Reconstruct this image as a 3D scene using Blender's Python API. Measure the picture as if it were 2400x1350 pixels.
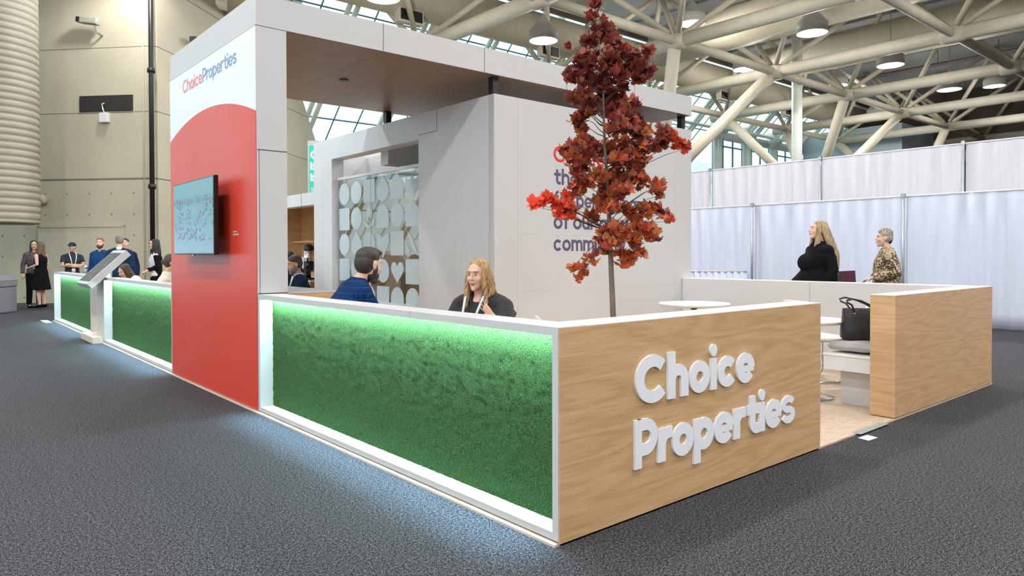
import bpy, bmesh, math, random
from mathutils import Vector, Matrix, noise
R = math.radians
PI = math.pi
random.seed(7)
for o in list(bpy.data.objects):
    bpy.data.objects.remove(o)
SC = bpy.context.scene
COL = SC.collection

# ------------------------------------------------------------------ camera
YAW, PITCH, ROLL = -0.70557, -0.01415, 0.00226
CAM = Vector((-2.28652, -2.35648, 1.35978))
_f = Vector((-math.sin(YAW), math.cos(YAW), 0)); _r = Vector((math.cos(YAW), math.sin(YAW), 0)); _z = Vector((0, 0, 1))
fw = _f*math.cos(PITCH) + _z*math.sin(PITCH); up0 = _z*math.cos(PITCH) - _f*math.sin(PITCH)
rt = _r*math.cos(ROLL) - up0*math.sin(ROLL); up = _r*math.sin(ROLL) + up0*math.cos(ROLL)
cd = bpy.data.cameras.new('camera'); cam = bpy.data.objects.new('camera', cd); COL.objects.link(cam)
cam.matrix_world = Matrix(((rt.x, up.x, -fw.x, CAM.x), (rt.y, up.y, -fw.y, CAM.y), (rt.z, up.z, -fw.z, CAM.z), (0, 0, 0, 1)))
cd.sensor_width = 36; cd.lens = 1661.143/2400*36; cd.shift_y = -55.378/2400; cd.clip_end = 300; cd.clip_start = .05
SC.camera = cam

# ------------------------------------------------------------------ world, exposure, lights
SC.view_settings.view_transform = 'Standard'; SC.view_settings.look = 'None'
SC.view_settings.gamma = 1; SC.view_settings.use_curve_mapping = False
SC.view_settings.exposure = -0.34
w = bpy.data.worlds.new('world'); SC.world = w; w.use_nodes = True
WN = w.node_tree.nodes; WL = w.node_tree.links
bg = WN['Background']
tc = WN.new('ShaderNodeTexCoord'); nz = WN.new('ShaderNodeTexNoise'); cr = WN.new('ShaderNodeValToRGB')
nz.inputs['Scale'].default_value = 2.2; nz.inputs['Detail'].default_value = 3
WL.new(tc.outputs['Generated'], nz.inputs['Vector']); WL.new(nz.outputs['Fac'], cr.inputs['Fac'])
cr.color_ramp.elements[0].position = .35; cr.color_ramp.elements[0].color = (.66, .90, 1, 1)
cr.color_ramp.elements[1].position = .65; cr.color_ramp.elements[1].color = (.93, 1, 1, 1)
WL.new(cr.outputs['Color'], bg.inputs['Color'])
bg.inputs['Strength'].default_value = 2.0
LAMP_W = 385.0          # watts of each hall lamp
LED = 170.0               # emission of the LED strips in the turf panels
SC.cycles.max_bounces = 7; SC.cycles.diffuse_bounces = 4; SC.cycles.glossy_bounces = 3
SC.cycles.transparent_max_bounces = 10; SC.cycles.transmission_bounces = 4
SC.cycles.use_denoising = True; SC.cycles.caustics_reflective = False; SC.cycles.caustics_refractive = False
SC.cycles.sample_clamp_indirect = 6

# ------------------------------------------------------------------ materials
def mat(name, col, rough=.6, metal=0, noise_s=0, noise_a=.1, bump=0, bump_s=60, spec=.5, emit=None, es=1, coat=0, alpha=None, stretch=None):
    m = bpy.data.materials.new(name); m.use_nodes = True
    N = m.node_tree.nodes; L = m.node_tree.links; p = N['Principled BSDF']
    p.inputs['Base Color'].default_value = (*col, 1); p.inputs['Roughness'].default_value = rough
    p.inputs['Metallic'].default_value = metal; p.inputs['Specular IOR Level'].default_value = spec
    p.inputs['Coat Weight'].default_value = coat
    if emit: p.inputs['Emission Color'].default_value = (*emit, 1); p.inputs['Emission Strength'].default_value = es
    tcn = N.new('ShaderNodeTexCoord'); vec = tcn.outputs['Object']
    if stretch:
        mp = N.new('ShaderNodeMapping'); mp.inputs['Scale'].default_value = stretch; L.new(vec, mp.inputs['Vector']); vec = mp.outputs['Vector']
    if noise_s:
        n = N.new('ShaderNodeTexNoise'); n.inputs['Scale'].default_value = noise_s; n.inputs['Detail'].default_value = 4
        L.new(vec, n.inputs['Vector'])
        c = N.new('ShaderNodeValToRGB'); c.color_ramp.elements[0].position = .3; c.color_ramp.elements[1].position = .7
        c.color_ramp.elements[0].color = (*[x*(1-noise_a) for x in col], 1); c.color_ramp.elements[1].color = (*[min(1, x*(1+noise_a)) for x in col], 1)
        L.new(n.outputs['Fac'], c.inputs['Fac']); L.new(c.outputs['Color'], p.inputs['Base Color'])
    if bump:
        n2 = N.new('ShaderNodeTexNoise'); n2.inputs['Scale'].default_value = bump_s; n2.inputs['Detail'].default_value = 3
        L.new(vec, n2.inputs['Vector']); b = N.new('ShaderNodeBump'); b.inputs['Strength'].default_value = bump; b.inputs['Distance'].default_value = .01
        L.new(n2.outputs['Fac'], b.inputs['Height']); L.new(b.outputs['Normal'], p.inputs['Normal'])
    return m
def math_node(N, L, op, a, b=None, c=None):
    n = N.new('ShaderNodeMath'); n.operation = op
    for i, v in enumerate((a, b, c)):
        if v is None: continue
        if isinstance(v, (int, float)): n.inputs[i].default_value = v
        else: L.new(v, n.inputs[i])
    return n.outputs[0]
def wood(name, c1, c2, c3, scale=(1, 1, 1), rough=.5):
    m = bpy.data.materials.new(name); m.use_nodes = True
    N = m.node_tree.nodes; L = m.node_tree.links; p = N['Principled BSDF']; p.inputs['Roughness'].default_value = rough
    t = N.new('ShaderNodeTexCoord'); mp = N.new('ShaderNodeMapping'); mp.inputs['Scale'].default_value = scale
    L.new(t.outputs['Object'], mp.inputs['Vector'])
    big = N.new('ShaderNodeTexNoise'); big.inputs['Scale'].default_value = 1.1; big.inputs['Detail'].default_value = 2; L.new(mp.outputs['Vector'], big.inputs['Vector'])
    # cathedral rings: bands of the low-frequency noise
    rings = math_node(N, L, 'MULTIPLY', big.outputs['Fac'], 26.0); fr = math_node(N, L, 'PINGPONG', rings, 1.0)
    fine = N.new('ShaderNodeTexNoise'); fine.inputs['Scale'].default_value = 13; fine.inputs['Detail'].default_value = 6
    mp2 = N.new('ShaderNodeMapping'); mp2.inputs['Scale'].default_value = (scale[0]*.8, scale[1]*.8, scale[2]*(6 if scale[2] > scale[1] else 1.5)) if scale[2] != scale[1] else (scale[0]*.8, scale[1]*4, scale[2]*4)
    L.new(t.outputs['Object'], mp2.inputs['Vector']); L.new(mp2.outputs['Vector'], fine.inputs['Vector'])
    s = math_node(N, L, 'MULTIPLY_ADD', fr, .21, math_node(N, L, 'MULTIPLY', fine.outputs['Fac'], .98))
    c = N.new('ShaderNodeValToRGB'); e = c.color_ramp.elements; e[0].position = .32; e[0].color = (*c2, 1); e[1].position = .8; e[1].color = (*c3, 1)
    k = e.new(.55); k.color = (*c1, 1)
    L.new(s, c.inputs['Fac']); L.new(c.outputs['Color'], p.inputs['Base Color'])
    b = N.new('ShaderNodeBump'); b.inputs['Strength'].default_value = .12; b.inputs['Distance'].default_value = .002; L.new(fine.outputs['Fac'], b.inputs['Height']); L.new(b.outputs['Normal'], p.inputs['Normal'])
    return m
def concrete(name, col, lines, holes=True):
    m = bpy.data.materials.new(name); m.use_nodes = True
    N = m.node_tree.nodes; L = m.node_tree.links; p = N['Principled BSDF']; p.inputs['Roughness'].default_value = .85
    t = N.new('ShaderNodeTexCoord'); sx = N.new('ShaderNodeSeparateXYZ'); L.new(t.outputs['Object'], sx.inputs[0])
    n1 = N.new('ShaderNodeTexNoise'); n1.inputs['Scale'].default_value = .55; n1.inputs['Detail'].default_value = 8; L.new(t.outputs['Object'], n1.inputs['Vector'])
    n2 = N.new('ShaderNodeTexNoise'); n2.inputs['Scale'].default_value = 22; n2.inputs['Detail'].default_value = 5; L.new(t.outputs['Object'], n2.inputs['Vector'])
    c = N.new('ShaderNodeValToRGB'); c.color_ramp.elements[0].position = .3; c.color_ramp.elements[1].position = .72
    c.color_ramp.elements[0].color = (*[x*.82 for x in col], 1); c.color_ramp.elements[1].color = (*[min(1, x*1.1) for x in col], 1)
    mix = math_node(N, L, 'MULTIPLY_ADD', n2.outputs['Fac'], .35, math_node(N, L, 'MULTIPLY', n1.outputs['Fac'], .65)); L.new(mix, c.inputs['Fac'])
    acc = None
    for z, wd in lines:
        d = math_node(N, L, 'ABSOLUTE', math_node(N, L, 'SUBTRACT', sx.outputs['Z'], z)); q = math_node(N, L, 'LESS_THAN', d, wd)
        acc = q if acc is None else math_node(N, L, 'MAXIMUM', acc, q)
    if holes:
        ax = math_node(N, L, 'SUBTRACT', math_node(N, L, 'PINGPONG', math_node(N, L, 'ADD', sx.outputs['X'], 10.15), .34), .0)
        az = math_node(N, L, 'PINGPONG', math_node(N, L, 'ADD', sx.outputs['Z'], -.15), .295)
        rr = math_node(N, L, 'ADD', math_node(N, L, 'POWER', ax, 2.0), math_node(N, L, 'POWER', az, 2.0))
        h = math_node(N, L, 'MULTIPLY', math_node(N, L, 'LESS_THAN', rr, .0007), math_node(N, L, 'LESS_THAN', sx.outputs['Z'], 3.3))
        acc = math_node(N, L, 'MAXIMUM', acc, h)
    mx = N.new('ShaderNodeMix'); mx.data_type = 'RGBA'; L.new(acc, mx.inputs['Factor']); L.new(c.outputs['Color'], mx.inputs['A'])
    mx.inputs['B'].default_value = (*[x*.35 for x in col], 1); L.new(mx.outputs['Result'], p.inputs['Base Color'])
    b = N.new('ShaderNodeBump'); b.inputs['Strength'].default_value = .2; b.inputs['Distance'].default_value = .02; L.new(n2.outputs['Fac'], b.inputs['Height']); L.new(b.outputs['Normal'], p.inputs['Normal'])
    return m
M = {}
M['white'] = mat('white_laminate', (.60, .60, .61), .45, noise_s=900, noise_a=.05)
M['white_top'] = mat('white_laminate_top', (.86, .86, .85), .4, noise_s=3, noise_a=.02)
M['white_gloss_daylit'] = mat('white_gloss_daylit', (.74, .765, .80), .3, noise_s=3, noise_a=.02)  # neutral white panels, bluish daylight tint put into the base colour
M['letter_white'] = mat('white_acrylic', (.90, .92, .99), .35, noise_s=5, noise_a=.02)
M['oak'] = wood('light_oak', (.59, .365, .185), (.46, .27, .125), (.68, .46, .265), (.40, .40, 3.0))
M['oak_shaded'] = wood('soffit_oak_shaded', (.215, .118, .066), (.165, .088, .048), (.27, .155, .09), (.5, 3.2, 3.2), .42)  # same oak as the walls, shade under the canopy put into the colour
M['oak_floor'] = wood('oak_floor_plank', (.62, .47, .34), (.50, .36, .25), (.72, .58, .45), (1.0, 4.0, 4.0), .45)
M['black'] = mat('black_metal', (.012, .012, .014), .4, noise_s=6)
M['black_gloss'] = mat('black_gloss', (.01, .01, .012), .15, noise_s=6)
M['grey_metal'] = mat('grey_metal', (.45, .46, .48), .35, 1, noise_s=6)
M['chrome'] = mat('chrome', (.8, .8, .82), .08, 1, noise_s=2, noise_a=.02)
M['led'] = mat('led_strip', (1, 1, 1), .5, emit=(.66, 1, 1), es=LED, noise_s=3, noise_a=.01)
M['beige_paint'] = mat('beige_paint', (.66, .60, .47), .5, noise_s=2, noise_a=.06)
M['pale_paint'] = mat('pale_green_paint', (.72, .78, .70), .45, noise_s=2, noise_a=.03)
M['duct'] = mat('duct_beige', (.55, .49, .36), .55, noise_s=1.5, noise_a=.08, bump=.25, bump_s=5, stretch=(1, 12, 1))
M['duct_dark'] = mat('duct_brown', (.42, .37, .27), .6, noise_s=1.5, noise_a=.08, bump=.25, bump_s=5, stretch=(12, 1, 1))
M['deck'] = mat('roof_deck_grey', (.55, .56, .55), .8, noise_s=.6, noise_a=.12)
M['conc'] = concrete('concrete_wall', (.53, .49, .37), [(3.5, .03), (5.37, .012), (7.18, .012), (9.0, .012)])
M['conc2'] = concrete('concrete_side', (.53, .49, .37), [(3.5, .02), (5.37, .014), (7.18, .014), (9.0, .014)], False)
M['dark_wall'] = mat('dark_brown_wall', (.11, .085, .06), .8, noise_s=.5, noise_a=.15)
M['blue_wall'] = mat('pale_blue_wall', (.45, .55, .58), .7, noise_s=.5, noise_a=.05)
M['red_txt'] = mat('red_vinyl', (.72, .045, .03), .45, noise_s=5, noise_a=.03)
M['navy_txt'] = mat('slate_violet_vinyl', (.095, .085, .16), .45, noise_s=5, noise_a=.05)
M['pink_txt'] = mat('rose_vinyl', (.80, .24, .28), .4, noise_s=5, noise_a=.03)
M['blue_txt'] = mat('steel_blue_vinyl', (.22, .35, .58), .4, noise_s=5, noise_a=.03)
M['frost'] = mat('frosted_film', (.62, .74, .80), .6, noise_s=60, noise_a=.03)
M['teal'] = mat('teal_sign', (.01, .50, .38), .4, emit=(.01, .5, .38), es=.12, noise_s=3, noise_a=.03)
M['bin'] = mat('grey_plastic', (.20, .20, .235), .55, noise_s=6, noise_a=.06)
M['tape'] = mat('grey_tape', (.33, .36, .34), .5, noise_s=20, noise_a=.15)
M['paper'] = mat('paper_white', (.88, .88, .88), .6, noise_s=20, noise_a=.02)
M['bark'] = mat('maple_bark', (.17, .14, .115), .85, noise_s=18, noise_a=.35, bump=.5, bump_s=40, stretch=(1, 1, .25))
M['leather'] = mat('black_leather', (.013, .014, .018), .38, noise_s=30, noise_a=.2, bump=.3, bump_s=90)
M['tan'] = mat('rust_leather', (.45, .09, .03), .5, noise_s=20)
M['gold'] = mat('gold_stud', (.8, .6, .25), .25, 1, noise_s=5)
M['grey_fabric'] = mat('grey_fabric', (.42, .41, .41), .9, noise_s=300, noise_a=.2, bump=.3, bump_s=200)
M['white_fabric'] = mat('white_fabric', (.82, .81, .78), .9, noise_s=100, noise_a=.04, bump=.2, bump_s=150)
M['cream'] = mat('cream_vinyl', (.68, .66, .60), .5, noise_s=20, noise_a=.04)
M['pipe_grey'] = mat('drape_pipe', (.42, .48, .52), .4, .6, noise_s=5)
M['plant_pot'] = mat('white_pot', (.7, .7, .7), .5, noise_s=5)
M['soil'] = mat('soil', (.05, .035, .025), .95, noise_s=40, noise_a=.4)

def glass_mat(name, tint, gl=.08, rough=.02):
    m = bpy.data.materials.new(name); m.use_nodes = True; N = m.node_tree.nodes; L = m.node_tree.links
    N.remove(N['Principled BSDF']); o = N['Material Output']
    a = N.new('ShaderNodeBsdfTransparent'); a.inputs['Color'].default_value = (*tint, 1)
    g = N.new('ShaderNodeBsdfGlossy'); g.inputs['Roughness'].default_value = rough
    x = N.new('ShaderNodeMixShader')
    n = N.new('ShaderNodeTexNoise'); n.inputs['Scale'].default_value = .8
    fac = math_node(N, L, 'MULTIPLY_ADD', n.outputs['Fac'], gl*.4, gl*.8)
    L.new(fac, x.inputs[0]); L.new(a.outputs[0], x.inputs[1]); L.new(g.outputs[0], x.inputs[2]); L.new(x.outputs[0], o.inputs['Surface'])
    return m
M['sky_glass'] = glass_mat('skylight_glass', (.86, .98, .98), .05)
M['glass'] = glass_mat('booth_glass', (.86, .93, .96), .16)

# carpet: salt and pepper loops
def carpet():
    m = bpy.data.materials.new('carpet'); m.use_nodes = True; N = m.node_tree.nodes; L = m.node_tree.links; p = N['Principled BSDF']
    p.inputs['Roughness'].default_value = .95; p.inputs['Specular IOR Level'].default_value = .1
    t = N.new('ShaderNodeTexCoord')
    a = N.new('ShaderNodeTexNoise'); a.inputs['Scale'].default_value = 200; a.inputs['Detail'].default_value = 2; a.inputs['Roughness'].default_value = .6; L.new(t.outputs['Object'], a.inputs['Vector'])
    b = N.new('ShaderNodeTexNoise'); b.inputs['Scale'].default_value = 70; b.inputs['Detail'].default_value = 1; L.new(t.outputs['Object'], b.inputs['Vector'])
    s = math_node(N, L, 'MULTIPLY_ADD', b.outputs['Fac'], .30, math_node(N, L, 'SUBTRACT', a.outputs['Fac'], .15))
    c = N.new('ShaderNodeValToRGB'); e = c.color_ramp.elements; e[0].position = .40; e[0].color = (.006, .006, .007, 1); e[1].position = .62; e[1].color = (.195, .195, .215, 1)
    k = e.new(.5); k.color = (.034, .034, .040, 1)
    L.new(s, c.inputs['Fac']); L.new(c.outputs['Color'], p.inputs['Base Color'])
    bp = N.new('ShaderNodeBump'); bp.inputs['Strength'].default_value = .2; bp.inputs['Distance'].default_value = .004; L.new(a.outputs['Fac'], bp.inputs['Height']); L.new(bp.outputs['Normal'], p.inputs['Normal'])
    return m
M['carpet'] = carpet()
def turf():
    m = bpy.data.materials.new('artificial_turf'); m.use_nodes = True; N = m.node_tree.nodes; L = m.node_tree.links; p = N['Principled BSDF']
    p.inputs['Roughness'].default_value = .75; p.inputs['Specular IOR Level'].default_value = .25
    t = N.new('ShaderNodeTexCoord'); mp = N.new('ShaderNodeMapping'); mp.inputs['Scale'].default_value = (1, .6, 1.5); L.new(t.outputs['Object'], mp.inputs['Vector'])
    a = N.new('ShaderNodeTexNoise'); a.inputs['Scale'].default_value = 170; a.inputs['Detail'].default_value = 3; a.inputs['Roughness'].default_value = .75; L.new(mp.outputs['Vector'], a.inputs['Vector'])
    c = N.new('ShaderNodeValToRGB'); e = c.color_ramp.elements; e[0].position = .36; e[0].color = (.005, .022, .005, 1); e[1].position = .66; e[1].color = (.13, .33, .09, 1)
    k = e.new(.5); k.color = (.032, .122, .022, 1)
    L.new(a.outputs['Fac'], c.inputs['Fac']); L.new(c.outputs['Color'], p.inputs['Base Color'])
    bp = N.new('ShaderNodeBump'); bp.inputs['Strength'].default_value = 1; bp.inputs['Distance'].default_value = .012; L.new(a.outputs['Fac'], bp.inputs['Height']); L.new(bp.outputs['Normal'], p.inputs['Normal'])
    return m
M['turf'] = turf()
def tower_print():
    m = bpy.data.materials.new('red_arc_print'); m.use_nodes = True; N = m.node_tree.nodes; L = m.node_tree.links; p = N['Principled BSDF']
    p.inputs['Roughness'].default_value = .32; p.inputs['Specular IOR Level'].default_value = .5
    t = N.new('ShaderNodeTexCoord'); s = N.new('ShaderNodeSeparateXYZ'); L.new(t.outputs['Object'], s.inputs[0])
    dy = math_node(N, L, 'SUBTRACT', s.outputs['Y'], 5.06); dz = math_node(N, L, 'SUBTRACT', s.outputs['Z'], -1.43)
    rr = math_node(N, L, 'SQRT', math_node(N, L, 'ADD', math_node(N, L, 'MULTIPLY', dy, dy), math_node(N, L, 'MULTIPLY', dz, dz)))
    f = math_node(N, L, 'LESS_THAN', rr, 4.25)
    mx = N.new('ShaderNodeMix'); mx.data_type = 'RGBA'; L.new(f, mx.inputs['Factor'])
    mx.inputs['A'].default_value = (.84, .86, .88, 1); mx.inputs['B'].default_value = (.70, .058, .032, 1)
    L.new(mx.outputs['Result'], p.inputs['Base Color'])
    n = N.new('ShaderNodeTexNoise'); n.inputs['Scale'].default_value = 1.2; L.new(t.outputs['Object'], n.inputs['Vector'])
    r = math_node(N, L, 'MULTIPLY_ADD', n.outputs['Fac'], .15, .26); L.new(r, p.inputs['Roughness'])
    return m
M['print'] = tower_print()
def screen(name, kind):
    m = bpy.data.materials.new(name); m.use_nodes = True; N = m.node_tree.nodes; L = m.node_tree.links; p = N['Principled BSDF']
    p.inputs['Roughness'].default_value = .12; p.inputs['Base Color'].default_value = (.01, .015, .02, 1)
    t = N.new('ShaderNodeTexCoord'); s = N.new('ShaderNodeSeparateXYZ'); L.new(t.outputs['Generated'], s.inputs[0])
    c = N.new('ShaderNodeValToRGB'); e = c.color_ramp.elements
    if kind == 'tv':   # sky, a row of shops, the car park in front
        e[0].position = 0; e[0].color = (.33, .55, .70, 1); e[1].position = 1; e[1].color = (.22, .52, .58, 1)
        for q, col in ((.38, (.28, .52, .66)), (.40, (.22, .46, .58)), (.68, (.25, .50, .60)), (.72, (.14, .33, .42)), (.79, (.22, .46, .52)), (.80, (.20, .48, .54))):
            k = e.new(q); k.color = (*col, 1)
        L.new(s.outputs['Z'], c.inputs['Fac'])
        mp = N.new('ShaderNodeMapping'); mp.inputs['Scale'].default_value = (1, 19, 20); L.new(t.outputs['Generated'], mp.inputs['Vector'])
        v = N.new('ShaderNodeTexVoronoi'); v.inputs['Scale'].default_value = 1; L.new(mp.outputs['Vector'], v.inputs['Vector'])
        n = N.new('ShaderNodeTexNoise'); n.inputs['Scale'].default_value = 5.5; L.new(t.outputs['Generated'], n.inputs['Vector'])
        car = math_node(N, L, 'MULTIPLY', math_node(N, L, 'LESS_THAN', v.outputs['Distance'], .46), math_node(N, L, 'GREATER_THAN', n.outputs['Fac'], .46))
        car = math_node(N, L, 'MULTIPLY', car, math_node(N, L, 'LESS_THAN', s.outputs['Z'], .78))
        car = math_node(N, L, 'MULTIPLY', car, math_node(N, L, 'GREATER_THAN', s.outputs['Z'], .16))
        hs = N.new('ShaderNodeMix'); hs.data_type = 'RGBA'; hs.inputs['A'].default_value = (.02, .10, .18, 1); hs.inputs['B'].default_value = (.35, .12, .22, 1)
        sc = N.new('ShaderNodeSeparateColor'); L.new(v.outputs['Color'], sc.inputs[0])
        L.new(math_node(N, L, 'GREATER_THAN', sc.outputs[0], .74), hs.inputs['Factor'])
        mx = N.new('ShaderNodeMix'); mx.data_type = 'RGBA'; L.new(math_node(N, L, 'MULTIPLY', car, .9), mx.inputs['Factor']); L.new(c.outputs['Color'], mx.inputs['A']); L.new(hs.outputs['Result'], mx.inputs['B'])
        L.new(mx.outputs['Result'], p.inputs['Emission Color']); p.inputs['Emission Strength'].default_value = .62
    else:
        e[0].position = .35; e[0].color = (.03, .07, .09, 1); e[1].position = .7; e[1].color = (.13, .2, .2, 1)
        n = N.new('ShaderNodeTexNoise'); n.inputs['Scale'].default_value = 6; n.inputs['Detail'].default_value = 6; L.new(t.outputs['Generated'], n.inputs['Vector']); L.new(n.outputs['Fac'], c.inputs['Fac'])
        L.new(c.outputs['Color'], p.inputs['Emission Color']); p.inputs['Emission Strength'].default_value = .8
    return m
M['tv_screen'] = screen('tv_picture', 'tv'); M['kiosk_screen'] = screen('kiosk_picture', 'kiosk')
def drape_mat(name, col):
    m = bpy.data.materials.new(name); m.use_nodes = True; N = m.node_tree.nodes; L = m.node_tree.links
    p = N['Principled BSDF']; o = N['Material Output']
    p.inputs['Roughness'].default_value = .9; p.inputs['Specular IOR Level'].default_value = .1
    t = N.new('ShaderNodeTexCoord'); mp = N.new('ShaderNodeMapping'); mp.inputs['Scale'].default_value = (1, 1, .06); L.new(t.outputs['Object'], mp.inputs['Vector'])
    n = N.new('ShaderNodeTexNoise'); n.inputs['Scale'].default_value = 9; n.inputs['Detail'].default_value = 5; L.new(mp.outputs['Vector'], n.inputs['Vector'])
    c = N.new('ShaderNodeValToRGB'); c.color_ramp.elements[0].position = .3; c.color_ramp.elements[1].position = .7
    c.color_ramp.elements[0].color = (*[x*.93 for x in col], 1); c.color_ramp.elements[1].color = (*[min(1, x*1.04) for x in col], 1)
    L.new(n.outputs['Fac'], c.inputs['Fac']); L.new(c.outputs['Color'], p.inputs['Base Color'])
    tr = N.new('ShaderNodeBsdfTranslucent'); L.new(c.outputs['Color'], tr.inputs['Color']); x = N.new('ShaderNodeMixShader'); x.inputs[0].default_value = .3
    L.new(p.outputs[0], x.inputs[1]); L.new(tr.outputs[0], x.inputs[2]); L.new(x.outputs[0], o.inputs['Surface'])
    return m
M['drape_low'] = drape_mat('blue_white_drape', (.80, .84, .95)); M['drape_high'] = drape_mat('white_drape', (.80, .79, .84))
def leaf_mat():
    m = bpy.data.materials.new('maple_leaf'); m.use_nodes = True; N = m.node_tree.nodes; L = m.node_tree.links; p = N['Principled BSDF']; o = N['Material Output']
    a = N.new('ShaderNodeAttribute'); a.attribute_name = 'tint'
    t = N.new('ShaderNodeTexCoord'); n = N.new('ShaderNodeTexNoise'); n.inputs['Scale'].default_value = 30; L.new(t.outputs['Object'], n.inputs['Vector'])
    mx = N.new('ShaderNodeMix'); mx.data_type = 'RGBA'; mx.blend_type = 'MULTIPLY'; mx.inputs['Factor'].default_value = .15; L.new(a.outputs['Color'], mx.inputs['A']); L.new(n.outputs['Color'], mx.inputs['B'])
    L.new(mx.outputs['Result'], p.inputs['Base Color']); p.inputs['Roughness'].default_value = .5
    tr = N.new('ShaderNodeBsdfTranslucent'); L.new(mx.outputs['Result'], tr.inputs['Color']); x = N.new('ShaderNodeMixShader'); x.inputs[0].default_value = .3
    L.new(p.outputs[0], x.inputs[1]); L.new(tr.outputs[0], x.inputs[2]); L.new(x.outputs[0], o.inputs['Surface'])
    return m
M['leaf'] = leaf_mat()
def leopard():
    m = bpy.data.materials.new('leopard_print'); m.use_nodes = True; N = m.node_tree.nodes; L = m.node_tree.links; p = N['Principled BSDF']; p.inputs['Roughness'].default_value = .85
    t = N.new('ShaderNodeTexCoord'); nn = N.new('ShaderNodeTexNoise'); nn.inputs['Scale'].default_value = 30; L.new(t.outputs['Object'], nn.inputs['Vector'])
    mixv = N.new('ShaderNodeMix'); mixv.data_type = 'RGBA'; mixv.inputs['Factor'].default_value = .02; L.new(t.outputs['Object'], mixv.inputs['A']); L.new(nn.outputs['Color'], mixv.inputs['B'])
    v = N.new('ShaderNodeTexVoronoi'); v.inputs['Scale'].default_value = 34; L.new(mixv.outputs['Result'], v.inputs['Vector'])
    c = N.new('ShaderNodeValToRGB'); c.color_ramp.interpolation = 'CONSTANT'; e = c.color_ramp.elements
    e[0].position = 0; e[0].color = (.26, .15, .07, 1); e[1].position = .26; e[1].color = (.016, .011, .01, 1); k = e.new(.50); k.color = (.50, .38, .24, 1)
    L.new(v.outputs['Distance'], c.inputs['Fac']); L.new(c.outputs['Color'], p.inputs['Base Color'])
    return m
M['leopard'] = leopard()

# ------------------------------------------------------------------ helpers
def obj(name, bm, m, parent=None, smooth=False, mods=(), loc=None):
    me = bpy.data.meshes.new(name)
    if bm is not None:
        bmesh.ops.recalc_face_normals(bm, faces=bm.faces)
        bm.to_mesh(me); bm.free()
    me.materials.append(M[m] if isinstance(m, str) else m)
    if smooth:
        for p in me.polygons: p.use_smooth = True
    o = bpy.data.objects.new(name, me); COL.objects.link(o)
    if parent: o.parent = parent
    if loc: o.location = loc
    return o
def tag(o, label=None, cat=None, group=None, kind=None):
    if label: o['label'] = label
    if cat: o['category'] = cat
    if group: o['group'] = group
    if kind: o['kind'] = kind
    return o
def thing(name, label, cat, loc=(0, 0, 0), rz=0, group=None):
    o = bpy.data.objects.new(name, None); COL.objects.link(o); o.location = loc; o.rotation_euler = (0, 0, rz); o.empty_display_size = .1
    return tag(o, label, cat, group)
def struct(name, bm, m, parent=None, loc=None, rz=0, smooth=False):
    o = obj(name, bm, m, parent, smooth, loc=loc); o.rotation_euler = (0, 0, rz)
    if not parent: o['kind'] = 'structure'
    return o
def BM(): return bmesh.new()
def box(bm, x0, x1, y0, y1, z0, z1, T=None):
    vs = [bm.verts.new(Vector(v) if T is None else T @ Vector(v)) for v in ((x0, y0, z0), (x1, y0, z0), (x1, y1, z0), (x0, y1, z0), (x0, y0, z1), (x1, y0, z1), (x1, y1, z1), (x0, y1, z1))]
    for f in ((0, 3, 2, 1), (4, 5, 6, 7), (0, 1, 5, 4), (1, 2, 6, 5), (2, 3, 7, 6), (3, 0, 4, 7)): bm.faces.new([vs[i] for i in f])
    return bm
def bevel(o, wd=.004, seg=2):
    b = o.modifiers.new('bevel', 'BEVEL'); b.width = wd; b.segments = seg; b.limit_method = 'ANGLE'
    return o
def frames(pts):
    out = []; n = len(pts); prev = None
    for i in range(n):
        t = (pts[min(i+1, n-1)] - pts[max(i-1, 0)]).normalized()
        if prev is None:
            a = Vector((0, 0, 1)) if abs(t.z) < .9 else Vector((0, 1, 0)); u = t.cross(a).normalized()
        else: u = (prev - t*prev.dot(t)).normalized()
        prev = u; out.append((u, t.cross(u).normalized()))
    return out
def tube(bm, pts, rad, seg=12, sq=None, cap=True, uref=None):
    pts = [Vector(p) for p in pts]
    if isinstance(rad, (int, float)): rad = [rad]*len(pts)
    fr = frames(pts); rings = []
    for i, (p, (u, v)) in enumerate(zip(pts, fr)):
        if uref is not None:
            t = (pts[min(i+1, len(pts)-1)] - pts[max(i-1, 0)]).normalized(); u = (Vector(uref) - t*Vector(uref).dot(t)).normalized(); v = t.cross(u)
        r = rad[i]; rx, ry = (r if isinstance(r, tuple) else (r, r))
        rings.append([bm.verts.new(p + u*rx*math.cos(2*PI*k/seg) + v*ry*math.sin(2*PI*k/seg)) for k in range(seg)])
    for a, b in zip(rings, rings[1:]):
        for k in range(seg): bm.faces.new((a[k], a[(k+1) % seg], b[(k+1) % seg], b[k]))
    if cap: bm.faces.new(rings[0][::-1]); bm.faces.new(rings[-1])
    return bm
def ell(bm, c, r, seg=16, rings=10, rot=None):
    m = Matrix.Translation(Vector(c)) @ (rot.to_4x4() if rot else Matrix.Identity(4)) @ Matrix.Diagonal((*r, 1))
    bmesh.ops.create_uvsphere(bm, u_segments=seg, v_segments=rings, radius=1, matrix=m); return bm
def cyl(bm, c, r, z0, z1, seg=32, r2=None):
    return tube(bm, [(c[0], c[1], z0), (c[0], c[1], z1)], [r, r if r2 is None else r2], seg)
def lathe(bm, prof, c=(0, 0), seg=32):
    rings = [[bm.verts.new((c[0]+max(r, .0005)*math.cos(2*PI*k/seg), c[1]+max(r, .0005)*math.sin(2*PI*k/seg), z)) for k in range(seg)] for r, z in prof]
    for a, b in zip(rings, rings[1:]):
        for k in range(seg): bm.faces.new((a[k], a[(k+1) % seg], b[(k+1) % seg], b[k]))
    return bm
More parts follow.
